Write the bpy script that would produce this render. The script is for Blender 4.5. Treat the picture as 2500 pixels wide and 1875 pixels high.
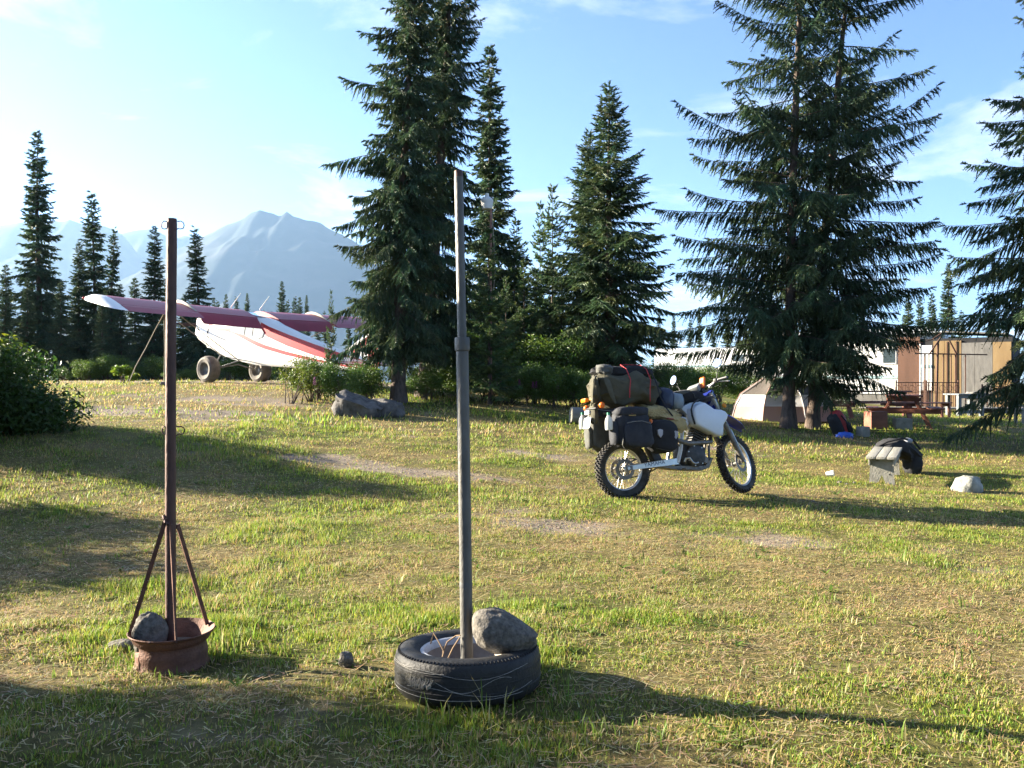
import bpy, bmesh, math, random
import numpy as np
from mathutils import Vector, Matrix, Euler, Quaternion

for _o in list(bpy.data.objects):
    bpy.data.objects.remove(_o)
SC = bpy.context.scene
COL = SC.collection
R = math.radians

# ---------------------------------------------------------------- camera
CAM_H = 1.35           # seated eye height, metres
FPX = 2150.0           # focal length in photograph pixels (2500 x 1875)
cam_d = bpy.data.cameras.new('camera')
cam_d.sensor_fit = 'HORIZONTAL'
cam_d.sensor_width = 36.0
cam_d.lens = 36.0 * FPX / 2500.0
cam_d.clip_start = 0.05
cam_d.clip_end = 60000.0
cam = bpy.data.objects.new('camera', cam_d)
COL.objects.link(cam)
cam.location = (0, 0, CAM_H)
cam.rotation_euler = (R(90), 0, 0)
SC.camera = cam

# ---------------------------------------------------------------- sun and sky
SUN_EL = R(17.0)
_sh = Vector((-1.0, 0.30, 0)).normalized()        # horizontal direction towards the sun
SUN_DIR = Vector((_sh.x * math.cos(SUN_EL), _sh.y * math.cos(SUN_EL), math.sin(SUN_EL)))
SUN_ROT = math.atan2(_sh.x, _sh.y)
sun_d = bpy.data.lights.new('sun', 'SUN')
sun_d.energy = 5.0
sun_d.angle = R(0.6)
sun_d.color = (1.0, 0.89, 0.70)
sun = bpy.data.objects.new('sun', sun_d)
COL.objects.link(sun)
sun.location = (-40, 12, 15)
sun.rotation_euler = (-SUN_DIR).to_track_quat('-Z', 'Y').to_euler()

world = bpy.data.worlds.new('World')
SC.world = world
world.use_nodes = True
_nt = world.node_tree
_nt.nodes.clear()
_out = _nt.nodes.new('ShaderNodeOutputWorld')
_bg = _nt.nodes.new('ShaderNodeBackground')
_sky = _nt.nodes.new('ShaderNodeTexSky')
_sky.sky_type = 'NISHITA'
_sky.sun_disc = False
_sky.sun_elevation = SUN_EL
_sky.sun_rotation = SUN_ROT
_sky.altitude = 700.0
_sky.air_density = 0.65
_sky.dust_density = 1.0
_sky.ozone_density = 4.0
# thin high cloud: noise on a plane far above the ground
_tc = _nt.nodes.new('ShaderNodeTexCoord')
_sep = _nt.nodes.new('ShaderNodeSeparateXYZ')
_nt.links.new(_tc.outputs['Generated'], _sep.inputs[0])
def _wm(op, a, b=None, clamp=False):
    n = _nt.nodes.new('ShaderNodeMath'); n.operation = op; n.use_clamp = clamp
    for i, v in enumerate((a, b)):
        if v is None: continue
        if isinstance(v, (int, float)): n.inputs[i].default_value = v
        else: _nt.links.new(v, n.inputs[i])
    return n.outputs[0]
_zz = _wm('ADD', _wm('MAXIMUM', _sep.outputs[2], 0.0), 0.06)
_cx = _wm('DIVIDE', _sep.outputs[0], _zz)
_cy = _wm('DIVIDE', _sep.outputs[1], _zz)
_cmb = _nt.nodes.new('ShaderNodeCombineXYZ')
_nt.links.new(_wm('MULTIPLY', _cx, 0.85), _cmb.inputs[0])
_nt.links.new(_wm('MULTIPLY', _cy, 0.9), _cmb.inputs[1])
_cmb.inputs[2].default_value = 3.7
_n1 = _nt.nodes.new('ShaderNodeTexNoise')
_n1.inputs['Scale'].default_value = 0.9
_n1.inputs['Detail'].default_value = 9.0
_n1.inputs['Roughness'].default_value = 0.62
_n1.inputs['Distortion'].default_value = 0.6
_nt.links.new(_cmb.outputs[0], _n1.inputs['Vector'])
_rmp = _nt.nodes.new('ShaderNodeMapRange')
_rmp.inputs['From Min'].default_value = 0.52
_rmp.inputs['From Max'].default_value = 0.74
_rmp.inputs['To Max'].default_value = 0.6
_nt.links.new(_n1.outputs['Fac'], _rmp.inputs['Value'])
_mx = _nt.nodes.new('ShaderNodeMixRGB')
_nt.links.new(_rmp.outputs[0], _mx.inputs['Fac'])
_nt.links.new(_sky.outputs[0], _mx.inputs['Color1'])
_mx.inputs['Color2'].default_value = (6.2, 6.1, 6.0, 1)
_nt.links.new(_mx.outputs[0], _bg.inputs['Color'])
_bg.inputs['Strength'].default_value = 0.05
_nt.links.new(_bg.outputs[0], _out.inputs['Surface'])

# ---------------------------------------------------------------- exposure and sampling
SC.view_settings.view_transform = 'Standard'
SC.view_settings.look = 'None'
SC.view_settings.gamma = 1.0
SC.view_settings.exposure = 2.9
SC.view_settings.use_curve_mapping = False
cy = SC.cycles
cy.use_denoising = True
cy.max_bounces = 6
cy.diffuse_bounces = 3
cy.glossy_bounces = 3
cy.transmission_bounces = 4
cy.transparent_max_bounces = 8
cy.volume_bounces = 0
cy.caustics_reflective = False
cy.caustics_refractive = False
cy.sample_clamp_indirect = 6.0
# ================================================================ helpers
rng = np.random.default_rng(7)
random.seed(7)

def P(px, py, d):
    """world point seen at photograph pixel (px,py) at depth d metres"""
    return Vector(((px - 1250.0) * d / FPX, d, CAM_H - (py - 937.5) * d / FPX))

def _hash(ix, iy, s):
    h = (ix * 374761393 + iy * 668265263 + s * 974634777) & 0xffffffff
    h = ((h ^ (h >> 13)) * 1274126177) & 0xffffffff
    return ((h ^ (h >> 16)) & 0xffff) / 65535.0
def vnoise(x, y, s=0):
    x = np.asarray(x, float); y = np.asarray(y, float)
    ix = np.floor(x).astype(np.int64); iy = np.floor(y).astype(np.int64)
    fx = x - ix; fy = y - iy
    fx = fx * fx * (3 - 2 * fx); fy = fy * fy * (3 - 2 * fy)
    a = _hash(ix, iy, s); b = _hash(ix + 1, iy, s); c = _hash(ix, iy + 1, s); d = _hash(ix + 1, iy + 1, s)
    return a + (b - a) * fx + (c - a) * fy + (a - b - c + d) * fx * fy
def fbm(x, y, s=0, oct=4):
    v = 0; a = .5; t = 0
    for i in range(oct):
        v = v + a * vnoise(np.asarray(x) * 2 ** i, np.asarray(y) * 2 ** i, s + i * 17); t += a; a *= .5
    return v / t
def sstep(a, b, x):
    t = np.clip((x - a) / (b - a), 0, 1); return t * t * (3 - 2 * t)

# ---------------------------------------------------------------- terrain height
_CP = np.array([
 (0,0,-.04),(-3,1,-.02),(3,1,-.05),(-1.74,4.5,-.085),(-.2,3.97,0),(1.9,3.3,0),(3.6,5,-.02),(0,7,.03),(-3,7,.02),
 (1.27,9.75,.10),(2.6,10.25,.09),(5.5,9.2,-.05),(5.2,12.2,-.05),(6.0,11.5,-.07),(6.4,20,.345),(9.9,21.5,.32),(15.7,30.7,.24),
 (17,34,.3),(5.0,17,.29),(-2.56,20,.95),(-3,17,.74),(1.34,18,.54),(2.3,23,.8),(-9.4,27.2,1.44),(-7.8,27.2,1.44),
 (-14,26,1.42),(-18,30,1.45),(-5,27,1.4),(-10,33,1.45),(-5.5,23,1.28),(-7,16,.90),(-5.2,12,.61),(-3.5,11.5,.42),(-1.3,11.5,.3),
 (-4.7,8,.03),(-4,5,-.05),(-8,12,.66),(-9,8,.12),(-8,3,-.02),(10,5,-.05),(12,12,.0),(25,0,0),(-25,0,.1),(-25,20,1.3),(25,20,.2),
 (30,40,.3),(-30,45,1.45),(0,45,1.0),(0,-10,0),(22,-10,0),(-22,-10,0),(0,60,.9),(-40,60,1.3),(40,60,.4)], float)
def _U(r2):
    return np.where(r2 > 1e-9, .5 * r2 * np.log(np.maximum(r2, 1e-9)), 0)
_n = len(_CP)
_K = _U(((_CP[:, None, :2] - _CP[None, :, :2]) ** 2).sum(-1)) + np.eye(_n) * .6
_Pm = np.c_[np.ones(_n), _CP[:, :2]]
_A = np.block([[_K, _Pm], [_Pm.T, np.zeros((3, 3))]])
_W = np.linalg.solve(_A, np.r_[_CP[:, 2], 0, 0, 0])
def gz(x, y):
    """ground height"""
    x = np.asarray(x, float); y = np.asarray(y, float)
    shp = np.broadcast(x, y).shape
    xf = np.broadcast_to(x, shp).ravel(); yf = np.broadcast_to(y, shp).ravel()
    xc = np.clip(xf, -45, 45); yc = np.clip(yf, -12, 62)
    z = np.empty(len(xf))
    for i in range(0, len(xf), 20000):
        xs = xc[i:i + 20000]; ys = yc[i:i + 20000]
        r2 = (xs[:, None] - _CP[None, :, 0]) ** 2 + (ys[:, None] - _CP[None, :, 1]) ** 2
        z[i:i + 20000] = _U(r2) @ _W[:_n] + _W[_n] + _W[_n + 1] * xs + _W[_n + 2] * ys
    rr = np.hypot(xf, yf - 20)
    z = z + (fbm(xf * .8, yf * .8, 3) - .5) * .07 + (fbm(xf * 3.1, yf * 3.1, 9, 3) - .5) * .03
    k = sstep(45, 90, rr)
    z = z * (1 - k) + .75 * k
    return z.reshape(shp)
def G(x, y):
    return float(gz(x, y))
def on_ground(px, d):
    x = (px - 1250.0) * d / FPX
    return Vector((x, d, G(x, d)))

# ---------------------------------------------------------------- objects
def link(o, parent=None):
    COL.objects.link(o)
    if parent is not None: o.parent = parent
    return o
def tag(o, label=None, cat=None, group=None, kind=None):
    if label: o['label'] = label
    if cat: o['category'] = cat
    if group: o['group'] = group
    if kind: o['kind'] = kind
    return o
def thing(name, label, cat, loc=(0, 0, 0), rot=(0, 0, 0), group=None, mat=None):
    o = bpy.data.objects.new(name, None); o.empty_display_size = .2
    link(o); o.location = loc; o.rotation_euler = rot
    if mat is not None: o.matrix_world = mat
    return tag(o, label, cat, group)
def copy_tree(root, parent=None):
    c = root.copy(); link(c, parent)
    for ch in root.children: copy_tree(ch, c)
    return c

def np_mesh(name, verts, tris, mats, col=None, smooth=False, mi=None):
    me = bpy.data.meshes.new(name)
    verts = np.ascontiguousarray(verts, np.float32); tris = np.ascontiguousarray(tris, np.int32)
    k = tris.shape[1]
    me.vertices.add(len(verts)); me.vertices.foreach_set('co', verts.ravel())
    me.loops.add(tris.size); me.loops.foreach_set('vertex_index', tris.ravel())
    me.polygons.add(len(tris)); me.polygons.foreach_set('loop_start', np.arange(0, tris.size, k, dtype=np.int32))
    if mi is not None: me.polygons.foreach_set('material_index', np.ascontiguousarray(mi, np.int32))
    me.update(calc_edges=True)
    if smooth: me.polygons.foreach_set('use_smooth', np.ones(len(tris), bool))
    if col is not None:
        a = me.color_attributes.new('Col', 'FLOAT_COLOR', 'POINT')
        c4 = np.ones((len(verts), 4), np.float32); c4[:, :3] = col
        a.data.foreach_set('color', c4.ravel())
    for m in (mats if isinstance(mats, (list, tuple)) else [mats]): me.materials.append(m)
    return me

class MB:
    """collects simple shapes into one mesh"""
    def __init__(s): s.v = []; s.f = []; s.m = []
    def add(s, vs, fs, mi=0):
        o = len(s.v); s.v += [tuple(v) for v in vs]
        s.f += [tuple(i + o for i in f) for f in fs]; s.m += [mi] * len(fs); return s
    def box(s, c, size, rot=None, bev=0.0, mi=0):
        hx, hy, hz = size[0] / 2, size[1] / 2, size[2] / 2
        b = min(bev, hx * .9, hy * .9, hz * .9)
        if b <= 0:
            vs = [(x, y, z) for x in (-hx, hx) for y in (-hy, hy) for z in (-hz, hz)]
            fs = [(0, 1, 3, 2), (4, 6, 7, 5), (0, 4, 5, 1), (2, 3, 7, 6), (0, 2, 6, 4), (1, 5, 7, 3)]
        else:
            bm = bmesh.new(); bmesh.ops.create_cube(bm, size=1.0)
            for v in bm.verts: v.co = Vector((v.co.x * 2 * hx, v.co.y * 2 * hy, v.co.z * 2 * hz))
            bmesh.ops.bevel(bm, geom=list(bm.edges), offset=b, segments=2, profile=.6, affect='EDGES')
            bm.verts.index_update()
            vs = [tuple(v.co) for v in bm.verts]; fs = [tuple(v.index for v in f.verts) for f in bm.faces]; bm.free()
        Mx = (rot.to_matrix() if isinstance(rot, (Euler, Quaternion)) else rot) if rot is not None else Matrix.Identity(3)
        c = Vector(c)
        return s.add([Mx @ Vector(v) + c for v in vs], fs, mi)
    def bar(s, a, b, w, h, up=(0, 0, 1), bev=0.0, mi=0):
        a = Vector(a); b = Vector(b); d = b - a; L = d.length; d.normalize(); up = Vector(up)
        if abs(d.dot(up)) > .98: up = Vector((1, 0, 0))
        y = up.cross(d).normalized(); z = d.cross(y)
        return s.box((a + b) / 2, (L, w, h), Matrix((d, y, z)).transposed(), bev, mi)
    def tube(s, pts, r, seg=10, caps=True, mi=0, flat=None):
        pts = [Vector(p) for p in pts]; n = len(pts)
        if isinstance(r, (int, float)): r = [r] * n
        vs = []; up = None
        for i, p in enumerate(pts):
            t = (pts[min(i + 1, n - 1)] - pts[max(i - 1, 0)]).normalized()
            if up is None:
                up = Vector((0, 0, 1)) if abs(t.z) < .9 else Vector((1, 0, 0))
            x = up.cross(t)
            if x.length < 1e-4: x = Vector((1, 0, 0)).cross(t)
            x.normalize(); y = t.cross(x).normalized(); up = y
            for k in range(seg):
                a = 2 * math.pi * k / seg
                vs.append(p + x * (math.cos(a) * r[i]) + y * (math.sin(a) * r[i] * (flat or 1)))
        fs = []
        for i in range(n - 1):
            for k in range(seg):
                fs.append((i * seg + k, i * seg + (k + 1) % seg, (i + 1) * seg + (k + 1) % seg, (i + 1) * seg + k))
        if caps:
            fs.append(tuple(range(seg - 1, -1, -1))); fs.append(tuple((n - 1) * seg + k for k in range(seg)))
        return s.add(vs, fs, mi)
    def lathe(s, prof, seg=32, c=(0, 0, 0), axis='z', closed=False, mi=0, warp=None, a0=0, a1=None):
        """prof: list of (radius, height)"""
        c = Vector(c); vs = []; n = len(prof)
        full = a1 is None
        ns = seg if full else seg + 1
        for k in range(ns):
            a = (2 * math.pi * k / seg) if full else a0 + (a1 - a0) * k / seg
            for (r, h) in prof:
                if axis == 'z': v = Vector((r * math.cos(a), r * math.sin(a), h))
                elif axis == 'y': v = Vector((r * math.cos(a), h, r * math.sin(a)))
                else: v = Vector((h, r * math.cos(a), r * math.sin(a)))
                if warp: v = warp(v, a)
                vs.append(v + c)
        fs = []
        m = n if closed else n - 1
        for k in range(seg):
            k2 = (k + 1) % ns if full else k + 1
            for j in range(m):
                j2 = (j + 1) % n
                fs.append((k * n + j, k2 * n + j, k2 * n + j2, k * n + j2))
        if axis == 'y': fs = [tuple(reversed(f)) for f in fs]
        return s.add(vs, fs, mi)
    def prism(s, poly, h0, h1, axis='y', c=(0, 0, 0), mi=0, inset=0.0):
        """poly in the plane perpendicular to axis ((x,z) for y, (x,y) for z, (y,z) for x), extruded h0..h1"""
        c = Vector(c); n = len(poly)
        def mk(p, h):
            if axis == 'y': return Vector((p[0], h, p[1])) + c
            if axis == 'z': return Vector((p[0], p[1], h)) + c
            return Vector((h, p[0], p[1])) + c
        vs = [mk(p, h0) for p in poly] + [mk(p, h1) for p in poly]
        fs = [tuple(range(n - 1, -1, -1)), tuple(range(n, 2 * n))]
        fs += [(i, (i + 1) % n, n + (i + 1) % n, n + i) for i in range(n)]
        return s.add(vs, fs, mi)
    def blob(s, c, size, e=(1, 1), seg=24, rings=14, noise=0.0, nf=3.0, seed=0, rot=None, mi=0, warp=None):
        """superellipsoid; e<1 boxy"""
        vs = []; c = Vector(c)
        sp = lambda v, p: math.copysign(abs(v) ** p, v)
        Mx = rot.to_matrix() if rot is not None else Matrix.Identity(3)
        from mathutils import noise as mn
        for i in range(rings + 1):
            ph = -math.pi / 2 + math.pi * i / rings
            for k in range(seg):
                th = 2 * math.pi * k / seg
                v = Vector((sp(math.cos(ph), e[0]) * sp(math.cos(th), e[1]), sp(math.cos(ph), e[0]) * sp(math.sin(th), e[1]), sp(math.sin(ph), e[0])))
                if noise:
                    q = v * nf + Vector((seed * 7.3, seed * 3.1, seed))
                    v = v * (1 + noise * (mn.fractal(q, 1.0, 2.0, 3)))
                v = Vector((v.x * size[0], v.y * size[1], v.z * size[2]))
                if warp: v = warp(v)
                vs.append(Mx @ v + c)
        fs = []
        for i in range(rings):
            for k in range(seg):
                a = i * seg + k; b = i * seg + (k + 1) % seg
                fs.append((a, b, b + seg, a + seg))
        return s.add(vs, fs, mi)
    def transform(s, M, i0=0):
        s.v = s.v[:i0] + [tuple(M @ Vector(v)) for v in s.v[i0:]]; return s
    def mesh(s, name, mats, smooth=35):
        me = bpy.data.meshes.new(name); me.from_pydata(s.v, [], s.f)
        mats = mats if isinstance(mats, (list, tuple)) else [mats]
        for m in mats: me.materials.append(m)
        if len(mats) > 1: me.polygons.foreach_set('material_index', s.m)
        me.validate(); 
        bm = bmesh.new(); bm.from_mesh(me)
        bmesh.ops.remove_doubles(bm, verts=bm.verts, dist=1e-6)
        bmesh.ops.recalc_face_normals(bm, faces=bm.faces); bm.to_mesh(me); bm.free()
        if smooth:
            me.polygons.foreach_set('use_smooth', [True] * len(me.polygons))
            me.set_sharp_from_angle(angle=R(smooth))
        me.update(); return me
    def build(s, name, mats, parent=None, smooth=35, loc=None, rot=None, label=None):
        o = bpy.data.objects.new(name, s.mesh(name, mats, smooth)); link(o, parent)
        if loc is not None: o.location = loc
        if rot is not None: o.rotation_euler = rot
        if label: o['label'] = label
        return o

# ---------------------------------------------------------------- materials
def mat(name, col, rough=.7, metal=0.0, var=.18, scale=8.0, bump=0.0, bscale=40.0, spec=.4, col2=None, trans=0.0, alpha=None, aniso=(1, 1, 1), attr=False, coat=0.0, detail=5.0, rvar=0.0, thr=None):
    m = bpy.data.materials.new(name); m.use_nodes = True
    nt = m.node_tree; N = nt.nodes; Lk = nt.links
    b = N['Principled BSDF']
    b.inputs['Roughness'].default_value = rough; b.inputs['Metallic'].default_value = metal
    b.inputs['Specular IOR Level'].default_value = spec
    if coat: b.inputs['Coat Weight'].default_value = coat; b.inputs['Coat Roughness'].default_value = .08
    tc = N.new('ShaderNodeTexCoord'); mp = N.new('ShaderNodeMapping'); mp.inputs['Scale'].default_value = aniso
    Lk.new(tc.outputs['Object'], mp.inputs[0])
    nz = N.new('ShaderNodeTexNoise'); nz.inputs['Scale'].default_value = scale; nz.inputs['Detail'].default_value = detail; nz.inputs['Roughness'].default_value = .6
    Lk.new(mp.outputs[0], nz.inputs['Vector'])
    rp = N.new('ShaderNodeMapRange'); lo, hi = thr or (.3, .7)
    rp.inputs['From Min'].default_value = lo; rp.inputs['From Max'].default_value = hi
    Lk.new(nz.outputs['Fac'], rp.inputs['Value'])
    mx = N.new('ShaderNodeMixRGB'); Lk.new(rp.outputs[0], mx.inputs['Fac'])
    c = np.array(col[:3]); c2 = np.array(col2[:3]) if col2 is not None else None
    if c2 is not None:
        mx.inputs['Color1'].default_value = (*c, 1); mx.inputs['Color2'].default_value = (*c2, 1)
    else:
        mx.inputs['Color1'].default_value = (*(c * (1 - var)), 1); mx.inputs['Color2'].default_value = (*np.minimum(c * (1 + var), .95), 1)
    cout = mx.outputs[0]
    if attr:
        at = N.new('ShaderNodeAttribute'); at.attribute_name = 'Col'
        mu = N.new('ShaderNodeMixRGB'); mu.blend_type = 'MULTIPLY'; mu.inputs['Fac'].default_value = 1
        Lk.new(cout, mu.inputs['Color1']); Lk.new(at.outputs['Color'], mu.inputs['Color2']); cout = mu.outputs[0]
    Lk.new(cout, b.inputs['Base Color'])
    if rvar:
        rr = N.new('ShaderNodeMapRange'); rr.inputs['To Min'].default_value = rough - rvar; rr.inputs['To Max'].default_value = rough + rvar
        Lk.new(nz.outputs['Fac'], rr.inputs['Value']); Lk.new(rr.outputs[0], b.inputs['Roughness'])
    if bump:
        n2 = N.new('ShaderNodeTexNoise'); n2.inputs['Scale'].default_value = bscale; n2.inputs['Detail'].default_value = 6
        Lk.new(mp.outputs[0], n2.inputs['Vector'])
        bp = N.new('ShaderNodeBump'); bp.inputs['Strength'].default_value = bump; bp.inputs['Distance'].default_value = .02
        Lk.new(n2.outputs['Fac'], bp.inputs['Height']); Lk.new(bp.outputs[0], b.inputs['Normal'])
    if trans:
        tr = N.new('ShaderNodeBsdfTranslucent'); ms = N.new('ShaderNodeMixShader'); ms.inputs[0].default_value = trans
        Lk.new(cout, tr.inputs['Color']); Lk.new(b.outputs[0], ms.inputs[1]); Lk.new(tr.outputs[0], ms.inputs[2])
        Lk.new(ms.outputs[0], N['Material Output'].inputs['Surface'])
    return m
# ================================================================ ground
def bare_mask(x, y):
    """0 lawn .. 1 bare gravelly soil"""
    b = np.zeros(np.broadcast(x, y).shape)
    for (cx, cy, rx, ry, a, s) in [(-1.0, 10.9, 1.6, .45, -.25, 1.1), (-2.6, 11.6, 1.5, .5, -.2, .8), (.7, 8.1, 1.4, .6, -.1, .85), (2.4, 7.4, 1.6, .5, -.1, .6),
                                   (1.0, 13.2, 2.2, .5, -.05, .9), (-2.5, 14.5, 2.6, .6, .1, .6), (-6.5, 15.5, 2.8, 1.5, 0, 1.05), (-5.5, 18.8, 3.4, 1.4, 0, 1.0), (-9, 27, 14, 2.6, 0, 1.5), (-14, 31, 14, 3.5, 0, 1.5), (-1.9, 3.7, .8, .3, 0, .6),
                                   (3.2, 15, 2.0, .6, 0, .7), (5.5, 7.2, .8, .3, 0, .5), (3.6, 6.6, .8, .25, 0, .5), (2.0, 5.6, .7, .3, 0, .45)]:
        dx = x - cx; dy = y - cy; c, s_ = math.cos(a), math.sin(a)
        u = (dx * c + dy * s_) / rx; v = (-dx * s_ + dy * c) / ry
        b = np.maximum(b, s * np.exp(-(u * u + v * v)))
    n = fbm(x * 1.7, y * 2.6, 21, 5)
    return np.clip(sstep(.36, .80, b * .75 + (n - .5) * 1.3 + .07), 0, 1)
def dry_mask(x, y):
    n = fbm(x * .55, y * .75, 33, 4); n2 = fbm(x * 2.2, y * 2.8, 51, 3)
    d = .41 + (n - .5) * 2.2 + (n2 - .5) * 1.2
    d = d + .12 * sstep(-1, 3, x) * (y < 9) - .25 * np.exp(-((x - 2.5) ** 2 / 6 + (y - 10) ** 2 / 1.2)) - .1 * sstep(3, 6, x) * sstep(8, 10, y)
    d = d + .25 * sstep(-3, -5, x) * sstep(12, 14, y)
    return np.clip(d, 0, 1)

def _axis(lo, hi, step, far, g=1.16):
    a = list(np.arange(lo, hi, step)); s = step; v = a[-1]; up = []
    while v < far: s *= g; v += s; up.append(v)
    s = step; v = lo; dn = []
    while v > -far: s *= g; v -= s; dn.append(v)
    return np.array(dn[::-1] + a + up)
_gx = _axis(-9, 9, .11, 7000); _gy = _axis(1.5, 16, .11, 7000)
_X, _Y = np.meshgrid(_gx, _gy)
_Z = gz(_X, _Y)
_bm = bare_mask(_X, _Y); _dm = dry_mask(_X, _Y)
_near = ((np.abs(_X) < 12) & (_Y > -2) & (_Y < 20))
_Z = _Z - _near * _bm * .012
_nv = np.c_[_X.ravel(), _Y.ravel(), _Z.ravel()]
_nx = len(_gx); _ny = len(_gy)
_ii = (np.arange(_ny - 1)[:, None] * _nx + np.arange(_nx - 1)[None, :]).ravel()
_q = np.c_[_ii, _ii + 1, _ii + _nx + 1, _ii + _nx]
_gcol = np.c_[_bm.ravel(), _dm.ravel(), np.zeros(len(_nv))]

def ground_material():
    m = bpy.data.materials.new('lawn_soil'); m.use_nodes = True
    nt = m.node_tree; N = nt.nodes; Lk = nt.links; b = N['Principled BSDF']
    b.inputs['Roughness'].default_value = .95; b.inputs['Specular IOR Level'].default_value = .1
    at = N.new('ShaderNodeAttribute'); at.attribute_name = 'Col'
    sp = N.new('ShaderNodeSeparateColor'); Lk.new(at.outputs['Color'], sp.inputs[0])
    tc = N.new('ShaderNodeTexCoord')
    def noise(sc, det=6, ro=.65):
        n = N.new('ShaderNodeTexNoise'); n.inputs['Scale'].default_value = sc; n.inputs['Detail'].default_value = det; n.inputs['Roughness'].default_value = ro
        Lk.new(tc.outputs['Object'], n.inputs['Vector']); return n.outputs['Fac']
    def ramp(f, a, c1, c2, lo=.35, hi=.65):
        r = N.new('ShaderNodeMapRange'); r.inputs['From Min'].default_value = lo; r.inputs['From Max'].default_value = hi; Lk.new(f, r.inputs['Value'])
        x = N.new('ShaderNodeMixRGB'); Lk.new(r.outputs[0], x.inputs['Fac']); x.inputs['Color1'].default_value = (*c1, 1); x.inputs['Color2'].default_value = (*c2, 1); return x.outputs[0]
    def mix(f, c1, c2):
        x = N.new('ShaderNodeMixRGB'); Lk.new(f, x.inputs['Fac']); Lk.new(c1, x.inputs['Color1']); Lk.new(c2, x.inputs['Color2']); return x.outputs[0]
    green = ramp(noise(14), 0, (.035, .042, .010), (.11, .12, .028))  # ground under the grass coloured dark to stand for shadows between tufts
    straw = ramp(noise(22), 0, (.085, .065, .03), (.24, .19, .08))
    soil = ramp(noise(55, 8, .8), 0, (.14, .11, .085), (.31, .255, .195), .38, .62)
    c = mix(sp.outputs[1], green, straw)
    c = mix(sp.outputs[0], c, soil)
    Lk.new(c, b.inputs['Base Color'])
    bp = N.new('ShaderNodeBump'); bp.inputs['Strength'].default_value = .9; bp.inputs['Distance'].default_value = .03
    Lk.new(noise(38, 8, .75), bp.inputs['Height']); Lk.new(bp.outputs[0], b.inputs['Normal'])
    return m
M_GROUND = ground_material()
ground = bpy.data.objects.new('ground', np_mesh('ground', _nv, _q, M_GROUND, _gcol, smooth=True))
link(ground); tag(ground, 'lawn of short dry grass with bare gravel patches', kind='structure')

# ================================================================ mountains
M_MOUNT = mat('mountain_rock', (.030, .040, .040), .95, scale=.004, col2=(.050, .052, .054), detail=9, thr=(.46, .62), spec=.1)
def mountain(name, label, prof, d, depth, seed, res=260):
    pp = np.array(prof, float)
    px = np.linspace(pp[0, 0], pp[-1, 0], res)
    h = np.interp(px, pp[:, 0], pp[:, 1])
    zr = CAM_H - (h - 937.5) * d / FPX
    xr = (px - 1250) * d / FPX
    nv = 60
    v = np.linspace(-1, 1, nv)
    XX = np.repeat(xr[None, :], nv, 0); VV = np.repeat(v[:, None], res, 1)
    dy = VV * depth
    amp = (1 - np.abs(VV)) ** 1.15
    sc = 900.0
    n = fbm(XX / sc + 5 + seed, (dy + seed * 700) / sc, 70 + seed, 6) - .5
    rid = 1 - np.abs(fbm(XX / 420 + seed, dy / 700, 90 + seed, 5) * 2 - 1)
    k = sstep(0, .25, np.abs(VV))
    ZZ = zr[None, :] * amp * (1 + k * (n * .5)) + k * (rid - .6) * 120 * np.sqrt(amp) + k * (fbm(XX / 110, dy / 110, 31, 4) - .5) * 60 * np.sqrt(amp) + (1 - k) * (fbm(XX / 60, dy / 60, 8, 3) - .5) * 14
    ZZ = np.where(amp < .02, -30, ZZ)
    # keep the slopes below the sight line of the crest so that the ridge stays the skyline
    YY = d + dy + n * 200 * k
    vs = np.c_[XX.ravel() * (YY.ravel() / d if False else 1), YY.ravel(), ZZ.ravel()]
    ii = (np.arange(nv - 1)[:, None] * res + np.arange(res - 1)[None, :]).ravel()
    o = bpy.data.objects.new(name, np_mesh(name, vs, np.c_[ii, ii + 1, ii + res + 1, ii + res], M_MOUNT, smooth=True))
    link(o); tag(o, label, kind='structure')
mountain('mountain', 'broad twin-topped mountain behind the airplane',
         [(60, 925), (240, 800), (330, 700), (430, 610), (498, 575), (530, 560), (558, 545), (601, 528), (618, 514), (638, 505), (657, 513), (687, 523), (695, 517), (704, 511), (717, 521), (750, 531), (786, 538), (816, 558), (840, 568), (868, 586), (923, 620), (1000, 672), (1100, 730), (1250, 815), (1420, 880), (1600, 925)], 4000, 1400, 1)
mountain('mountain', 'pale long ridge sloping down behind the spruces',
         [(-900, 640), (-500, 560), (-200, 552), (0, 545), (56, 536), (100, 541), (137, 532), (160, 536), (176, 530), (200, 540), (230, 547), (258, 546), (296, 564), (330, 610), (380, 660), (440, 715), (520, 780), (600, 840), (700, 900)], 4900, 1300, 4)
mountain('mountain', 'faint distant hills between the two bigger mountains',
         [(150, 700), (240, 600), (290, 566), (330, 558), (369, 554), (395, 562), (425, 578), (440, 574), (455, 571), (480, 573), (520, 590), (600, 640), (760, 700), (1000, 850)], 5500, 1000, 9)

# ================================================================ haze
def haze_box():
    mb = MB(); lo = Vector((-7600, -300, -40)); hi = Vector((7600, 7300, 1090))
    mb.box((lo + hi) / 2, hi - lo)
    m = bpy.data.materials.new('air_haze'); m.use_nodes = True
    N = m.node_tree.nodes; N.clear()
    out = N.new('ShaderNodeOutputMaterial'); pv = N.new('ShaderNodeVolumePrincipled')
    pv.inputs['Color'].default_value = (.40, .64, 1.0, 1); pv.inputs['Density'].default_value = 7.0e-5
    pv.inputs['Anisotropy'].default_value = .35
    m.node_tree.links.new(pv.outputs[0], out.inputs['Volume'])
    o = mb.build('haze', m, smooth=0); tag(o, 'thin bluish air haze over the whole valley', kind='stuff')
haze_box()
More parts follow.
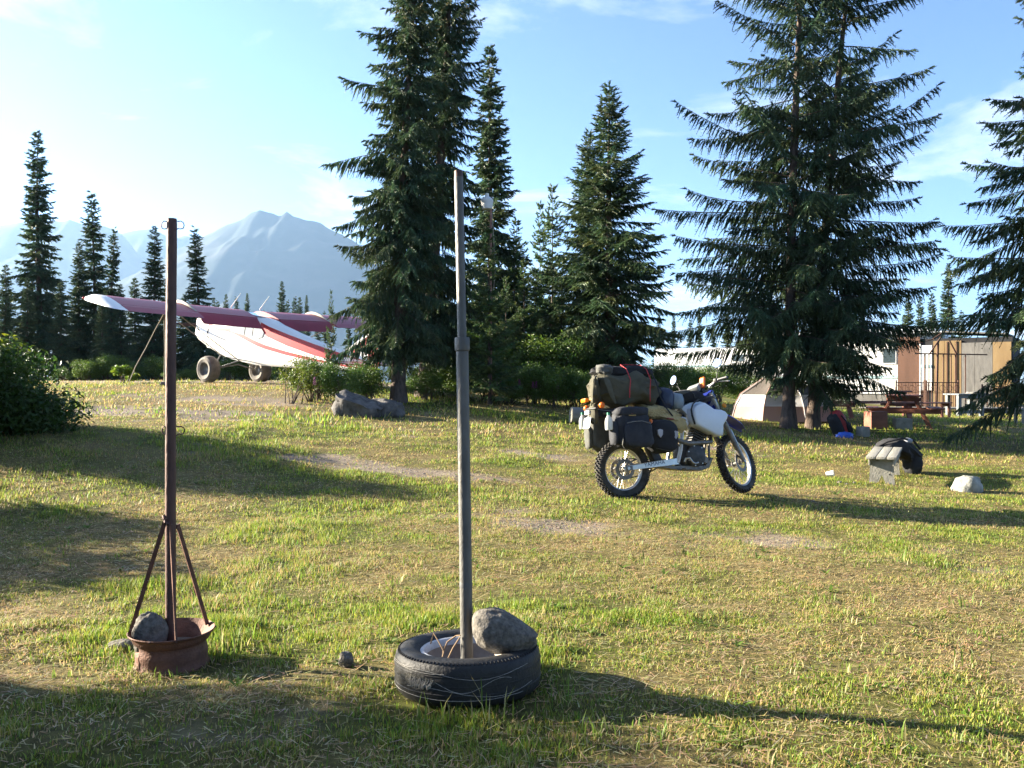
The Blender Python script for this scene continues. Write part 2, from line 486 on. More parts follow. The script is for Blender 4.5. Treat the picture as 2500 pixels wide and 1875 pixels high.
# ================================================================ foliage materials
M_NEEDLE = mat('spruce_needles', (.066, .110, .054), .55, var=.12, scale=1.5, spec=.35, trans=.22, attr=True)
M_NEEDLE_Y = mat('young_spruce_needles', (.085, .14, .05), .55, var=.12, scale=1.5, spec=.35, trans=.28, attr=True)
M_BARK = mat('spruce_bark', (.055, .042, .036), .95, col2=(.15, .115, .095), scale=14, aniso=(1, 1, .35), bump=.9, bscale=30, spec=.15)
M_TWIG = mat('grey_twigs', (.09, .07, .055), .9, scale=10, spec=.15)
M_LEAF = mat('green_leaves', (.085, .135, .025), .5, var=.15, scale=2.0, spec=.4, trans=.38, attr=True)

def unit(a):
    return a / np.maximum(np.linalg.norm(a, axis=-1, keepdims=True), 1e-9)

def spruce(seed, H, base, prof, nbr, path=None, e_lo=-12, e_hi=42, droop=.32, uptip=.14, sp=.055, needles=22, nl=.050, nw=.019, hang=.75, trunk_r=.14, blen=.5, tint=(1, 1, 1), young=False, extra=None, cones=0.0, bare=.16, lj=(.72, 1.08), wh=.75, core=.021):
    """returns (trunk mesh, crown mesh); the crown is many short needle-clad shoots hung along drooping limbs"""
    g = np.random.default_rng(seed)
    path = path or (lambda t: np.zeros(np.shape(t) + (2,)))
    t = np.sort(g.random(nbr) ** 1.08)
    whorl = np.round(t * nbr / 6) / (nbr / 6)
    t = np.clip(whorl * wh + t * (1 - wh) + g.normal(0, .004, nbr), 0, .995)
    az = np.arange(nbr) * 2.39996 + g.normal(0, .35, nbr)
    L = np.array([prof(v) for v in t]) * g.uniform(lj[0], lj[1], nbr)
    if extra is not None:
        et, ea, eL = np.array(extra).T
        t = np.r_[t, et]; az = np.r_[az, ea]; L = np.r_[L, eL]
    nb = len(t)
    z0 = base + t * (H - base)
    e0 = np.radians(e_lo + (e_hi - e_lo) * t ** 1.4 + g.normal(0, 10, nb))
    dr = droop * (1 - .6 * t) * g.uniform(.6, 1.3, nb); ut = uptip * g.uniform(.5, 1.6, nb)
    pxy = path(z0 / H)
    hd = np.c_[np.cos(az), np.sin(az)]
    def pos(bi, s):
        r = L[bi] * s
        z = z0[bi] + L[bi] * (np.tan(e0[bi]) * s * .9 - dr[bi] * s * s + ut[bi] * s ** 3)
        return np.c_[pxy[bi] + hd[bi] * r[:, None], z]
    # branchlets
    cnt = np.maximum((L / sp).astype(int), 3)
    bi = np.repeat(np.arange(nb), cnt)
    k = np.concatenate([np.arange(c) for c in cnt]); cN = cnt[bi]
    b0 = bare * (1 - .7 * t[bi])
    s = b0 + (1 - b0) * (k + g.random(len(k))) / cN
    s = np.clip(s, 0, 1)
    p0 = pos(bi, s); f = unit(pos(bi, np.minimum(s + .05, 1.05)) - pos(bi, s - .02))
    side = np.where(k % 2 == 0, 1.0, -1.0)
    b = np.c_[-f[:, 1], f[:, 0], np.zeros(len(k))]; b = unit(b) * side[:, None]
    down = np.array([0, 0, -1.0])
    u = g.uniform(.25, .95, len(k))[:, None]; w = (hang * g.uniform(.3, 1.3, len(k)) * (1 - .5 * t[bi]) * (1 - .3 * s))[:, None]
    tip = (k >= cN - 2)[:, None]
    dr_ = unit(np.where(tip, f + g.normal(0, .12, (len(k), 3)), f * g.uniform(.25, .7, len(k))[:, None] + b * u + down * w))
    lb = np.clip((.10 + blen * (1 - s) ** .6 * np.minimum(L[bi], 2.4) / 1.6) * g.uniform(.5, 1.3, len(k)), .09, .62)
    # needles on branchlets
    nn = needles
    m = len(k)
    q = (np.arange(nn)[None, :] + g.random((m, nn))) / nn
    pp = p0[:, None, :] + dr_[:, None, :] * (lb[:, None] * q)[..., None]
    pp[..., 2] -= .28 * hang * lb[:, None] * q * q * (1 - .5 * t[bi])[:, None]
    rad = unit(g.normal(0, 1, (m, nn, 3)))
    rad = unit(rad - (rad * dr_[:, None, :]).sum(-1, keepdims=True) * dr_[:, None, :])
    nd = unit(dr_[:, None, :] * .8 + rad * .85)
    nd[..., 2] += .12; nd = unit(nd)
    # side twiglets: some tufts stand off the shoot axis
    off = (g.random((m, nn)) < .3) * g.uniform(.01, .05, (m, nn)) * np.sin(np.pi * np.clip(q * .9 + .05, 0, 1)) * np.minimum(lb / .25, 1.5)[:, None]
    pp = pp + rad * off[..., None] * np.array([1, 1, .6])
    ln = nl * g.uniform(.75, 1.3, (m, nn)) * (1.15 - .35 * q)
    wv = unit(np.cross(nd, g.normal(0, 1, (m, nn, 3)))) * (nw * .5)
    tipp = pp + nd * ln[..., None]
    base_p = pp - nd * (ln * .15)[..., None]
    V = np.stack([base_p - wv, base_p + wv, tipp], 2).reshape(-1, 3)
    c = np.ones((m, nn, 3)) * np.array(tint)
    br = (g.uniform(.65, 1.25, m) * g.uniform(.75, 1.25, nb)[bi])[:, None, None]; c = c * br
    hue = (g.normal(0, .10, m) + g.normal(.02, .10, nb)[bi])[:, None]
    c[..., 0] *= 1 + hue; c[..., 2] *= 1 - hue * .6
    new = (q > .7) * (g.random(m) < .55)[:, None]
    c = np.where(new[..., None], c * np.array([1.35, 1.28, 1.15]), c)
    if cones:
        cn = (g.random(m) < cones * sstep(.45, .75, t[bi]))[:, None, None]
        c = np.where(cn, np.array([2.4, 1.25, .95]) * br, c)
    C = np.repeat(c.reshape(-1, 3), 3, 0)
    # solid heart of each shoot: two crossed slim blades
    hp = lambda qq: p0 + dr_ * (lb * qq)[:, None] - np.c_[np.zeros((m, 2)), .28 * hang * lb * qq * qq * (1 - .5 * t[bi])]
    one = np.ones(m)
    h0 = hp(one * -.04); h1 = hp(one * .4); h2 = hp(one * 1.02)
    xa = unit(np.cross(dr_, g.normal(0, 1, (m, 3)))); xb = np.cross(dr_, xa)
    cw_ = (core * g.uniform(.75, 1.3, m))[:, None]
    HV = np.stack([h0, h1 + xa * cw_, h2, h1 - xa * cw_, h0 + xb * 1e-4, h1 + xb * cw_, h2 + xb * 1e-4, h1 - xb * cw_], 1).reshape(-1, 3)
    HI = (np.arange(m)[:, None, None] * 8 + np.array([(0, 1, 2), (0, 2, 3), (4, 5, 6), (4, 6, 7)])[None]).reshape(-1, 3)
    HC = np.repeat(c[:, nn // 2] * .95, 8, 0)
    # limbs wood
    ns = 6; sl = np.linspace(0, 1, ns)
    bi2 = np.repeat(np.arange(nb), ns); s2 = np.tile(sl, nb)
    ctr = pos(bi2, s2).reshape(nb, ns, 3); rr = (np.clip(.010 * L + .004, .006, .035)[:, None] * (1 - .85 * sl)[None, :])
    bs = np.c_[-hd[:, 1], hd[:, 0], np.zeros(nb)]
    up = np.array([0, 0, 1.0])
    ring = [ctr + bs[:, None, :] * rr[..., None], ctr + up * rr[..., None], ctr - bs[:, None, :] * rr[..., None]]
    LV = np.stack(ring, 2).reshape(-1, 3)
    base_i = (np.arange(nb)[:, None] * ns + np.arange(ns - 1)[None, :]).ravel() * 3
    LT = []
    for a in range(3):
        b_ = (a + 1) % 3
        LT += [np.c_[base_i + a, base_i + b_, base_i + 3 + b_], np.c_[base_i + a, base_i + 3 + b_, base_i + 3 + a]]
    LT = np.concatenate(LT)
    tris = np.arange(len(V)).reshape(-1, 3)
    crown = np_mesh('crown', np.r_[V, LV, HV], np.r_[tris, LT + len(V), HI + len(V) + len(LV)], [M_NEEDLE_Y if young else M_NEEDLE, M_TWIG],
                    np.r_[C, np.ones((len(LV), 3)), HC], mi=np.r_[np.zeros(len(tris)), np.ones(len(LT)), np.zeros(len(HI))])
    # trunk
    nz = 26; sg = 12
    tz = np.linspace(0, 1, nz); cz = np.r_[-.15, tz[1:] * H * .985]
    cxy = path(np.clip(cz / H, 0, 1)); vs = []
    for i in range(nz):
        fl = 1 + .55 * math.exp(-max(cz[i], 0) / .22)
        r0 = max(trunk_r * (1 - tz[i]) ** .85 * fl, .006)
        for a in range(sg):
            th = 2 * math.pi * a / sg
            rr_ = r0 * (1 + .10 * (vnoise(a * 1.3, cz[i] * 2.2, seed) - .5) * 2)
            vs.append((cxy[i][0] + math.cos(th) * rr_, cxy[i][1] + math.sin(th) * rr_, cz[i]))
    fs = [(i * sg + a, i * sg + (a + 1) % sg, (i + 1) * sg + (a + 1) % sg, (i + 1) * sg + a) for i in range(nz - 1) for a in range(sg)]
    trunk = np_mesh('trunk', np.array(vs), np.array(fs), M_BARK, smooth=True)
    return trunk, crown

def tree(kind, label, loc, meshes, scale=1.0, rz=0.0, group=None, sxy=None):
    o = thing(kind, label, 'tree', loc, (0, 0, rz), group)
    s = sxy or scale; o.scale = (s, s, scale)
    for nm, me in zip(('trunk', 'crown'), meshes):
        link(bpy.data.objects.new(nm, me), o)
    return o

def lean(dx, dy=0.0, bend=0.0):
    def f(t):
        t = np.asarray(t, float)
        return np.stack([dx * t + bend * np.sin(np.pi * t), dy * t], -1)
    return f
def pr(*pts):
    xs = [p[0] for p in pts]; ys = [p[1] for p in pts]
    return lambda v: float(np.interp(v, xs, ys))

# --- the two big open spruces over the tent
d = 20.0
b1 = on_ground(1925, d); b2 = on_ground(1983, d + .25)
PI = math.pi
wide1 = spruce(11, 14.5, 1.3, pr((0, 1.8), (.12, 2.45), (.3, 2.35), (.5, 2.0), (.7, 1.5), (1, .2)), 205, lean(.62, .2, -.12), e_lo=-4, e_hi=40, droop=.22, hang=1.25, sp=.030, needles=18, wh=.4, blen=.36, core=.017, trunk_r=.14,
               extra=[(.27, PI * .97, 3.1), (.21, PI * 1.03, 2.7), (.10, PI * .95, 3.0), (.36, PI, 2.7), (.15, PI * 1.1, 2.8), (.42, PI * .93, 2.3), (.05, PI * .9, 2.6), (.56, PI * 1.05, 2.0), (.63, PI * .95, 1.9)], lj=(.4, 1.15))
tree('spruce_tree', 'tall open spruce whose straight trunk stands just left of a forked trunk over the tent', b1, wide1)
wide2 = spruce(12, 14.0, 1.15, pr((0, 1.7), (.12, 2.4), (.3, 2.4), (.5, 2.0), (.7, 1.4), (1, .2)), 205, lean(1.35, .3, -.12), e_lo=-7, e_hi=36, droop=.22, hang=1.25, sp=.030, needles=18, wh=.4, blen=.36, core=.017, trunk_r=.135,
               extra=[(.12, .05, 2.8), (.2, 0, 2.7), (.27, -.1, 2.6), (.44, .12, 2.6), (.52, .1, 2.3), (.36, -.05, 2.0), (.6, .15, 1.8)], lj=(.4, 1.15))
tree('spruce_tree', 'tall open spruce with a leaning trunk beside the red backpack', b2, wide2)

# --- right edge
b3 = on_ground(2625, 16.5)
tree('spruce_tree', 'tall spruce with cone-laden branches beyond the grey bench and boulder', b3,
     spruce(13, 11.5, 1.5, pr((0, 2.1), (.15, 2.3), (.35, 2.0), (.6, 1.45), (.8, .9), (1, .15)), 250, lean(.1, 0, .1), e_lo=-14, e_hi=34, droop=.3, hang=1.1, sp=.030, needles=16, wh=.4, blen=.38, core=.018, trunk_r=.14, cones=.14, lj=(.6, 1.1),
            extra=[(.02, PI * 1.0, 2.5), (.12, PI * .96, 2.8), (.2, PI * 1.02, 2.5), (.3, PI * .93, 2.4)]))

# --- centre: dense pair
dense = spruce(21, 11.8, 1.35, pr((0, .95), (.08, 1.15), (.25, 1.1), (.45, .95), (.65, .75), (.85, .5), (1, .12)), 420, lean(.55, .1, -.12), e_lo=-22, e_hi=35, droop=.34, hang=1.15, sp=.026, needles=11, trunk_r=.16, blen=.5, cones=.04, wh=.3, lj=(.5, 1.2),
               extra=[(.12, PI * 1.0, 1.55), (.22, PI * .95, 1.5), (.42, PI * 1.02, 1.8), (.55, PI * .97, 1.55), (.66, PI * 1.0, 1.15), (.3, PI * 1.04, 1.5), (.05, PI, 1.5)])
c1 = on_ground(972, 20.0)
tree('spruce_tree', 'dense dark spruce with a crooked bare lower trunk behind the flat boulder', c1, dense)
dense2 = spruce(22, 12.6, 1.3, pr((0, 1.15), (.1, 1.22), (.3, 1.05), (.5, .9), (.7, .75), (.88, .5), (1, .12)), 400, lean(.75, 0, .05), e_lo=-22, e_hi=35, droop=.34, hang=1.15, sp=.027, needles=11, trunk_r=.18, blen=.5, cones=.06, wh=.3, lj=(.5, 1.2))
c1b = on_ground(1036, 21.6)
tree('spruce_tree', 'dense dark spruce crowded against the crooked-trunk spruce', c1b, dense2)

# --- mid conical trees and columns
cone = spruce(31, 8.6, .55, pr((0, 1.35), (.1, 1.5), (.3, 1.25), (.55, .85), (.8, .42), (1, .06)), 300, lean(.1, 0, .05), e_lo=-16, e_hi=48, droop=.30, hang=.85, sp=.026, needles=11, trunk_r=.12, blen=.5, wh=.3, lj=(.55, 1.2), tint=(1.15, 1.12, 1))
column = spruce(41, 10.5, .5, pr((0, 1.0), (.15, 1.05), (.35, .8), (.6, .5), (.85, .27), (.94, .17), (1, .02)), 330, lean(.15, 0, .06), e_lo=-22, e_hi=30, droop=.36, hang=1.0, sp=.034, needles=9, nl=.075, nw=.034, core=.032, trunk_r=.11, blen=.5, wh=.45, lj=(.5, 1.15))
column2 = spruce(42, 9.0, .4, pr((0, .95), (.2, .9), (.45, .62), (.7, .40), (.9, .24), (1, .02)), 280, lean(-.2, 0, .08), e_lo=-25, e_hi=25, droop=.36, hang=1.0, sp=.034, needles=9, nl=.075, nw=.034, core=.032, trunk_r=.10, blen=.5, wh=.45, lj=(.5, 1.15))
young = spruce(51, 4.6, .2, pr((0, .95), (.3, .75), (.6, .45), (.85, .22), (1, .05)), 130, lean(.05, 0, .02), e_lo=8, e_hi=50, droop=.18, hang=.35, sp=.034, needles=10, nl=.055, nw=.022, trunk_r=.045, blen=.34, young=True)

def at_top(px, py, d, meshes, H, label, kind='spruce_tree', group=None, rz=None, wid=1.0):
    """stand a tree so that its leader shows at pixel (px,py) when it grows at depth d"""
    g = on_ground(px, d); top = P(px, py, d); s = (top.z - g.z) / H
    return tree(kind, label, g, meshes, s, random.uniform(0, 6.28) if rz is None else rz, group, s * wid)
at_top(1494, 205, 26.0, cone, 8.6, 'full cone-shaped spruce rising behind the loaded motorcycle', wid=1.4)
at_top(1432, 318, 28.5, cone, 8.6, 'narrow spruce half hidden behind the cone-shaped spruce', wid=1.05)
at_top(1206, 116, 28.0, column, 10.5, 'tall knobbly spruce column behind the yard lamp', wid=1.35)
at_top(1345, 458, 30.0, young, 4.6, 'slender pale spruce between the yard lamp and the cone-shaped spruce', wid=.8)
at_top(1322, 500, 31.5, young, 4.6, 'thin pale spruce beside a taller slender one behind the undergrowth', wid=.7)
SAP = 'young light green spruces in the undergrowth'
for (px, py, dd) in [(1196, 560, 20.6), (1252, 590, 27.5), (1283, 640, 26.6), (1232, 680, 26.0), (1310, 660, 27.0), (1368, 690, 26.5), (1340, 620, 28), (1265, 540, 28.5), (1160, 700, 26.0), (1400, 740, 26.2)]:
    at_top(px, py, dd, young, 4.6, 'young light green spruce in the undergrowth below the yard lamp', 'young_spruce', SAP, wid=1.0)
at_top(808, 712, 19.6, young, 4.6, 'spindly spruce sapling standing in front of the airplane fuselage', 'young_spruce', wid=.42)

# --- spruces behind the airplane
at_top(104, 322, 36.0, column, 10.5, 'tallest spruce behind the wing tip of the airplane', wid=1.35)
at_top(232, 464, 38.0, column2, 9.0, 'club-topped spruce behind the airplane wing', wid=1.25)
at_top(271, 552, 37.0, column2, 9.0, 'thin spruce crowding the club-topped spruce behind the wing', wid=1.0)
at_top(196, 590, 37.5, column, 10.5, 'short bushy spruce on the other side of the club-topped spruce', wid=1.4)
at_top(370, 552, 37.0, column, 10.5, 'spruce standing behind the rusty post and the wing', wid=1.5)
at_top(486, 552, 36.5, column2, 9.0, 'single spruce above the airplane nose', wid=1.35)
LB = 'low spruces filling the wood edge behind the airplane'
for (px, py, dd) in [(-40, 600, 36), (22, 660, 38), (8, 700, 33), (60, 690, 34), (150, 700, 33.5), (300, 705, 35), (335, 690, 39), (405, 662, 40), (445, 690, 38), (180, 720, 40), (250, 730, 34), (-90, 560, 34)]:
    at_top(px, py, dd, random.choice([column, column2]), 10.0, 'low spruce in the dark wood edge behind the airplane', group=LB, wid=1.7)
FB = 'distant spruces beyond the airstrip'
for (px, py, dd) in [(533, 716, 62), (580, 706, 55), (601, 733, 57), (640, 742, 70), (684, 706, 60), (701, 715, 64), (716, 706, 62), (735, 742, 75), (750, 738, 70), (775, 752, 80), (660, 748, 78), (555, 735, 70), (470, 730, 62), (520, 745, 66), (850, 735, 60), (905, 720, 58), (620, 750, 80), (795, 745, 72)]:
    at_top(px, py, dd, random.choice([column, column2]), 9.7, 'small distant spruce beyond the airstrip', group=FB, wid=random.uniform(.8, 1.15))
FR = 'distant spruces behind the white buildings'
_g2 = np.random.default_rng(5)
for i in range(26):
    px = 1600 + i * 28 + _g2.uniform(-12, 12); py = 800 - 40 * _g2.random() + 20 * math.sin(i)
    at_top(px, py, _g2.uniform(60, 85), [column, column2][i % 2], 9.7, 'distant spruce in the row behind the white buildings', group=FR, wid=_g2.uniform(.9, 1.3))
for (px, py, dd) in [(2252, 742, 52), (2280, 735, 50), (2312, 668, 48), (2222, 730, 56), (2345, 740, 58), (2420, 760, 60)]:
    at_top(px, py, dd, random.choice([column, column2]), 9.7, 'distant spruce standing above the plywood shed roof', group='distant spruces above the shed', wid=1.3)

CL = 'unseen spruces added behind the seat to block sky light'  # out-of-view spruces added to block sky light from behind the camera
for (x, y, s) in [(-13, -5, 1.0), (-8, -9, 1.1), (-3, -7, .95), (2, -9, 1.1), (7, -6.5, 1.0), (12, -8, 1.1), (17, -4, 1.0), (-17, -2, 1.0)]:
    tree('spruce_tree', 'unseen spruce added behind the seat to block sky light', Vector((x, y, G(x, y))), [wide1, wide2, dense][abs(x) % 3], s, x * 1.7, CL)

# ================================================================ leafy shrubs
def shrub(seed, n, rx, ry, h, leaf=.05, stems=10, tint=(1, 1, 1), shell=.55, top_tint=None, up=.35, lobes=9, zlo=.3):
    g = np.random.default_rng(seed)
    # uneven outline: union of lobes
    la = g.random(lobes) * 2 * PI; lr = np.sqrt(g.random(lobes)) * .62
    lc = np.c_[np.cos(la) * lr * rx, np.sin(la) * lr * ry, h * g.uniform(zlo, .72, lobes)]
    ls = g.uniform(.30, .46, lobes)[:, None] * np.array([rx, ry, h * .62])
    li = g.integers(0, lobes, n)
    dv = unit(g.normal(0, 1, (n, 3))); rad = (shell + (1 - shell) * g.random(n)) * g.uniform(.85, 1.12, n)
    p = lc[li] + dv * ls[li] * rad[:, None]
    keep = p[:, 2] > .04; p = p[keep]; dv = dv[keep]; n = len(p)
    nrm = unit(dv * .6 + g.normal(0, .8, (n, 3)) + np.array([0, 0, up]))
    a = unit(np.cross(nrm, g.normal(0, 1, (n, 3)))); b = np.cross(nrm, a)
    l = leaf * g.uniform(.6, 1.35, n)[:, None]; w = l * g.uniform(.32, .5, n)[:, None]
    fold = nrm * l * .12
    V = np.stack([p - a * l * .5, p + b * w * .5 + fold, p + a * l * .5, p - b * w * .5 + fold], 1).reshape(-1, 3)
    i4 = np.arange(n) * 4
    T = np.r_[np.c_[i4, i4 + 1, i4 + 2], np.c_[i4, i4 + 2, i4 + 3]]
    br = g.uniform(.65, 1.3, n)[:, None]; hu = g.normal(0, .12, (n, 1))
    c = np.array(tint) * br * np.c_[1 + hu, np.ones((n, 1)), 1 - hu]
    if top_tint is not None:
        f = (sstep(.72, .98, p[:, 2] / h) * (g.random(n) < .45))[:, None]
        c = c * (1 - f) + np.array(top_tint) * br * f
    C = np.repeat(c, 4, 0)
    fol = np_mesh('foliage', V, T, M_LEAF, C)
    mb = MB()
    for i in range(stems):
        k = g.integers(0, lobes); e = lc[k] + g.normal(0, .1, 3) * np.array([rx, ry, h])
        b0 = np.array([g.normal(0, .10 * rx), g.normal(0, .10 * ry), -.05])
        m_ = (b0 + e) / 2 + np.array([0, 0, .08 * h])
        mb.tube([b0, m_, e], [.012 + .006 * h, .009, .004], 5)
    return fol, mb.mesh('stem', M_TWIG)
def bush(label, loc, meshes, s=1.0, rz=0.0, group=None, name='leafy_shrub', cat='shrub', sz=None):
    o = thing(name, label, cat, loc, (0, 0, rz), group); o.scale = (s, s, sz or s)
    for nm, me in zip(('foliage', 'stem'), meshes): link(bpy.data.objects.new(nm, me), o)
    return o
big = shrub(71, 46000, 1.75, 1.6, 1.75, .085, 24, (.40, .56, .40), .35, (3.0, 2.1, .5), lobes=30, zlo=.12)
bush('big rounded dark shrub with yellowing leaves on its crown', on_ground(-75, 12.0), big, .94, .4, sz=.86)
bush('wide shrub out beyond the rusty post throwing its shade on the lawn', Vector((-8.0, 8.1, G(-8, 8.1))), big, 1.12, 2.2, sz=.84)
bush('tall shrub beside the seat throwing its shade on the near lawn', Vector((-6.25, 4.1, G(-6.25, 4.1))), big, .98, 4.0, sz=1.38)
bush('second tall shrub crowding the one beside the seat', Vector((-6.5, 2.1, G(-6.5, 2.1))), big, 1.0, 1.0, sz=1.38)
wil = shrub(72, 9000, 1.1, .9, 1.35, .055, 14, (.8, .95, .8), .35)
wil2 = shrub(73, 8000, 1.2, .9, 1.2, .06, 12, (1.05, 1.1, .75), .3)
red = shrub(74, 1500, .8, .7, 1.55, .07, 9, (1.2, 1.0, .7), .2, (3.2, .75, .6), lobes=8)
TK = 'small spruces thickening the undergrowth'
for (px, py, dd) in [(1090, 770, 25.8), (1140, 790, 25.6), (1195, 770, 26.0), (1262, 800, 25.7), (1325, 780, 26.0), (1380, 800, 25.7), (1430, 820, 25.6)]:
    at_top(px, py, dd, cone, 8.6, 'small bushy spruce in the thicket below the centre spruces', group=TK, wid=2.1)
UG = 'undergrowth shrubs below the centre spruces'
for i, (px, dd, s) in enumerate([(1015, 22.2, .95), (1075, 22.0, 1.15), (1130, 21.5, 1.05), (1190, 21.8, 1.2), (1245, 21.4, 1.05), (1300, 21.8, 1.2), (1350, 21.3, 1.1), (1400, 21.6, 1.15), (1455, 21.2, 1.1), (1520, 21.6, 1.05), (1580, 26.5, .9), (1640, 29.0, 1.1), (1700, 31, 1.1), (1610, 31, 1.1), (1680, 33, 1.2), (1750, 33, 1.2), (1820, 34, 1.2), (1160, 25.4, 1.6), (1270, 25.5, 1.55), (1370, 25.5, 1.5)]):
    bush('leafy shrub in the dark undergrowth below the centre spruces', on_ground(px, dd), wil if i % 2 else wil2, s * (.72 if dd < 23 else 1), i * 1.3, UG)
for (px, dd, s, lab, ms) in [(835, 18.6, .75, 'low green shrub just behind the flat boulder', wil), (900, 19.6, .8, 'green shrub between the boulder and the airplane tail', wil2), (1042, 20.7, .62, 'low shrub hiding the foot of the second dense spruce', wil), (780, 19.5, .8, 'green shrub hiding the rear fuselage of the airplane', wil),
                           (715, 18.6, .8, 'thin shrub with reddish leaves in front of the airplane fuselage', red), (760, 19.0, .75, 'sparse red-leaved shrub close to the spindly sapling', red)]:
    bush(lab, on_ground(px, dd), ms, s, px * .1)
EG = 'bright shrubs along the wood edge behind the airplane'
for i, (px, dd, s) in enumerate([(150, 31, .9), (215, 31.5, 1.0), (262, 32, .9), (320, 32, 1.0), (395, 32.5, 1.0), (455, 32, .9), (560, 33, 1.0), (610, 33, 1.0), (660, 33, 1.1), (705, 32, 1.1), (750, 32, 1.1), (505, 34, 1.1)]):
    bush('bright green shrub along the wood edge behind the airplane', on_ground(px, dd), wil2 if i % 3 else wil, s * (.45 + .55 * ((i * 7) % 5) / 4), i * 2.1, EG)
bush('small broad-leaved weed clump by the tie-down rope', on_ground(305, 24.0), shrub(75, 700, .42, .4, .5, .12, 6, (1.5, 1.5, .7), .2, lobes=6), 1.0)
bush('low weed clump near the rusty post base line', on_ground(415, 24.5), wil2, .28, 1.0)
# ================================================================ buildings at the back of the yard
M_WHITE = mat('white_painted_siding', (.72, .72, .70), .6, var=.06, scale=1.2)
M_ROOFW = mat('pale_metal_roof', (.62, .64, .66), .4, metal=.3, var=.08, scale=2)
M_TEAL = mat('teal_trim', (.30, .45, .47), .6)
M_BROWN = mat('brown_board', (.11, .055, .035), .8, scale=3, aniso=(1, 1, .2), bump=.2)
M_PLY = mat('weathered_plywood', (.17, .105, .045), .75, scale=2.5, aniso=(1, 1, .25), col2=(.26, .18, .085), bump=.15)
M_GREYB = mat('grey_weathered_board', (.10, .095, .088), .85, scale=6, aniso=(1, 1, .25), col2=(.19, .18, .165), bump=.3)
M_DARK = mat('dark_interior', (.02, .02, .022), .9)
M_GLASS = mat('dark_window_glass', (.05, .07, .08), .08, spec=.8)
M_IRON = mat('rusty_iron', (.05, .03, .024), .75, metal=.4, col2=(.14, .07, .045), scale=30, bump=.2)
M_STEEL = mat('dull_steel', (.28, .28, .28), .45, metal=.8, scale=12)

def pbox(px0, px1, py0, py1, d, t):
    a = P(px0, py1, d); b = P(px1, py0, d)
    return Vector(((a.x + b.x) / 2, d + t / 2, (a.z + b.z) / 2)), Vector((b.x - a.x, t, b.z - a.z))
def part_box(root, name, px, py, d, t, m, bev=0.0, label=None):
    c, s = pbox(px[0], px[1], py[0], py[1], d, t)
    return MB().box(c - root.location, s, bev=bev).build(name, m, root, label=label)

# long white mobile home
rt = P(2070, 990, 41.0); rt.z = G(rt.x, rt.y)
home = thing('mobile_home', 'white mobile home with flat roof behind the twin spruces', 'building', rt)
zb = rt.z; z_py = lambda z, d: 937.5 - (z - CAM_H) * FPX / d
for i in range(9):
    x0 = 1880 + i * 42.2
    part_box(home, 'wall_panel', (x0 + .4, x0 + 41.6), (826, z_py(zb + .45, 41)), 41.0, .12, M_WHITE)
part_box(home, 'body', (1878, 2262), (822, z_py(zb + .4, 41)), 41.125, 3.0, M_WHITE)
part_box(home, 'skirting', (1880, 2259), (z_py(zb + .43, 41), z_py(zb - .1, 41)), 41.05, .07, M_GREYB)
part_box(home, 'trim_strip', (1880, 2259), (918, 924), 40.97, .028, M_TEAL)
r_ = part_box(home, 'roof', (1866, 2274), (806, 821), 40.75, 3.7, M_ROOFW)
for (a, b, c, e) in [(1918, 1950, 855, 892), (2032, 2062, 855, 892), (2150, 2182, 850, 890)]:
    w = part_box(home, 'window', (a, b), (c, e), 40.96, .035, M_WHITE)
    part_box(w_root := home, 'window_pane', (a + 3, b - 3), (c + 3, e - 3), 40.945, .012, M_GLASS)
home.rotation_euler = (0, 0, R(-36))
# pale trailer
rt = P(1700, 940, 47.0); rt.z = G(rt.x, rt.y)
tra = thing('travel_trailer', 'long pale trailer with rounded roof behind the motorcycle', 'trailer', rt)
mb = MB(); x0 = P(1592, 0, 47).x - rt.x; x1 = P(1862, 0, 47).x - rt.x; zt = P(0, 848, 47).z - rt.z
prof = [(0, .5), (0, zt - .35), (.12, zt - .12), (.5, zt - .02), (1.2, zt), (1.9, zt - .02), (2.28, zt - .12), (2.4, zt - .35), (2.4, .5)]
mb.prism(prof, x0, x1, 'x'); mb.build('body', M_WHITE, tra)
part_box(tra, 'stripe', (1594, 1860), (892, 896), 46.985, .013, M_TEAL)
for (a, b) in [(1790, 1815), (1830, 1850)]:
    part_box(tra, 'window', (a, b), (868, 883), 46.98, .018, M_GLASS)
for px in (1690, 1712):
    MB().lathe([(.33, -.1), (.33, .1), (.2, .11), (.0, .11)], 18, (P(px, 0, 47).x - rt.x, .25, .33), 'y').build('wheel', M_DARK, tra)

tra.rotation_euler = (0, 0, R(-30))
# plywood shed
D = 38.0
rt = P(2310, 985, D); rt.z = G(rt.x, rt.y)
shed = thing('plywood_shed', 'patchwork shed of brown, plywood and grey panels behind the iron frame', 'shed', rt)
zg = z_py(rt.z - .05, D)
part_box(shed, 'wall_core', (2199, 2449), (826, zg), D + .07, 2.6, M_DARK)
for (a, b, c, m, nm, lb) in [(2199, 2251, 820, M_BROWN, 'wall_panel', 'brown wall panel'), (2281, 2306, 832, M_PLY, 'wall_panel', 'tan plywood panel'), (2306.6, 2343, 832, M_PLY, 'wall_panel', 'tan plywood panel'),
                             (2344, 2372, 838, M_GREYB, 'wall_panel', 'grey board panel'), (2372.6, 2410, 838, M_GREYB, 'wall_panel', 'grey board panel'), (2410.6, 2449, 838, M_PLY, 'wall_panel', 'tan plywood panel')]:
    part_box(shed, nm, (a, b), (c, zg), D, .06, m, label=lb)
dr = part_box(shed, 'door', (2254, 2279), (842, 953), D - .03, .05, M_WHITE, label='white metal door')
part_box(shed, 'door_frame', (2251.6, 2253.6), (838, zg), D - .05, .1, M_WHITE)
part_box(shed, 'door_stripe', (2255, 2278), (890, 897), D - .05, .018, M_TEAL)
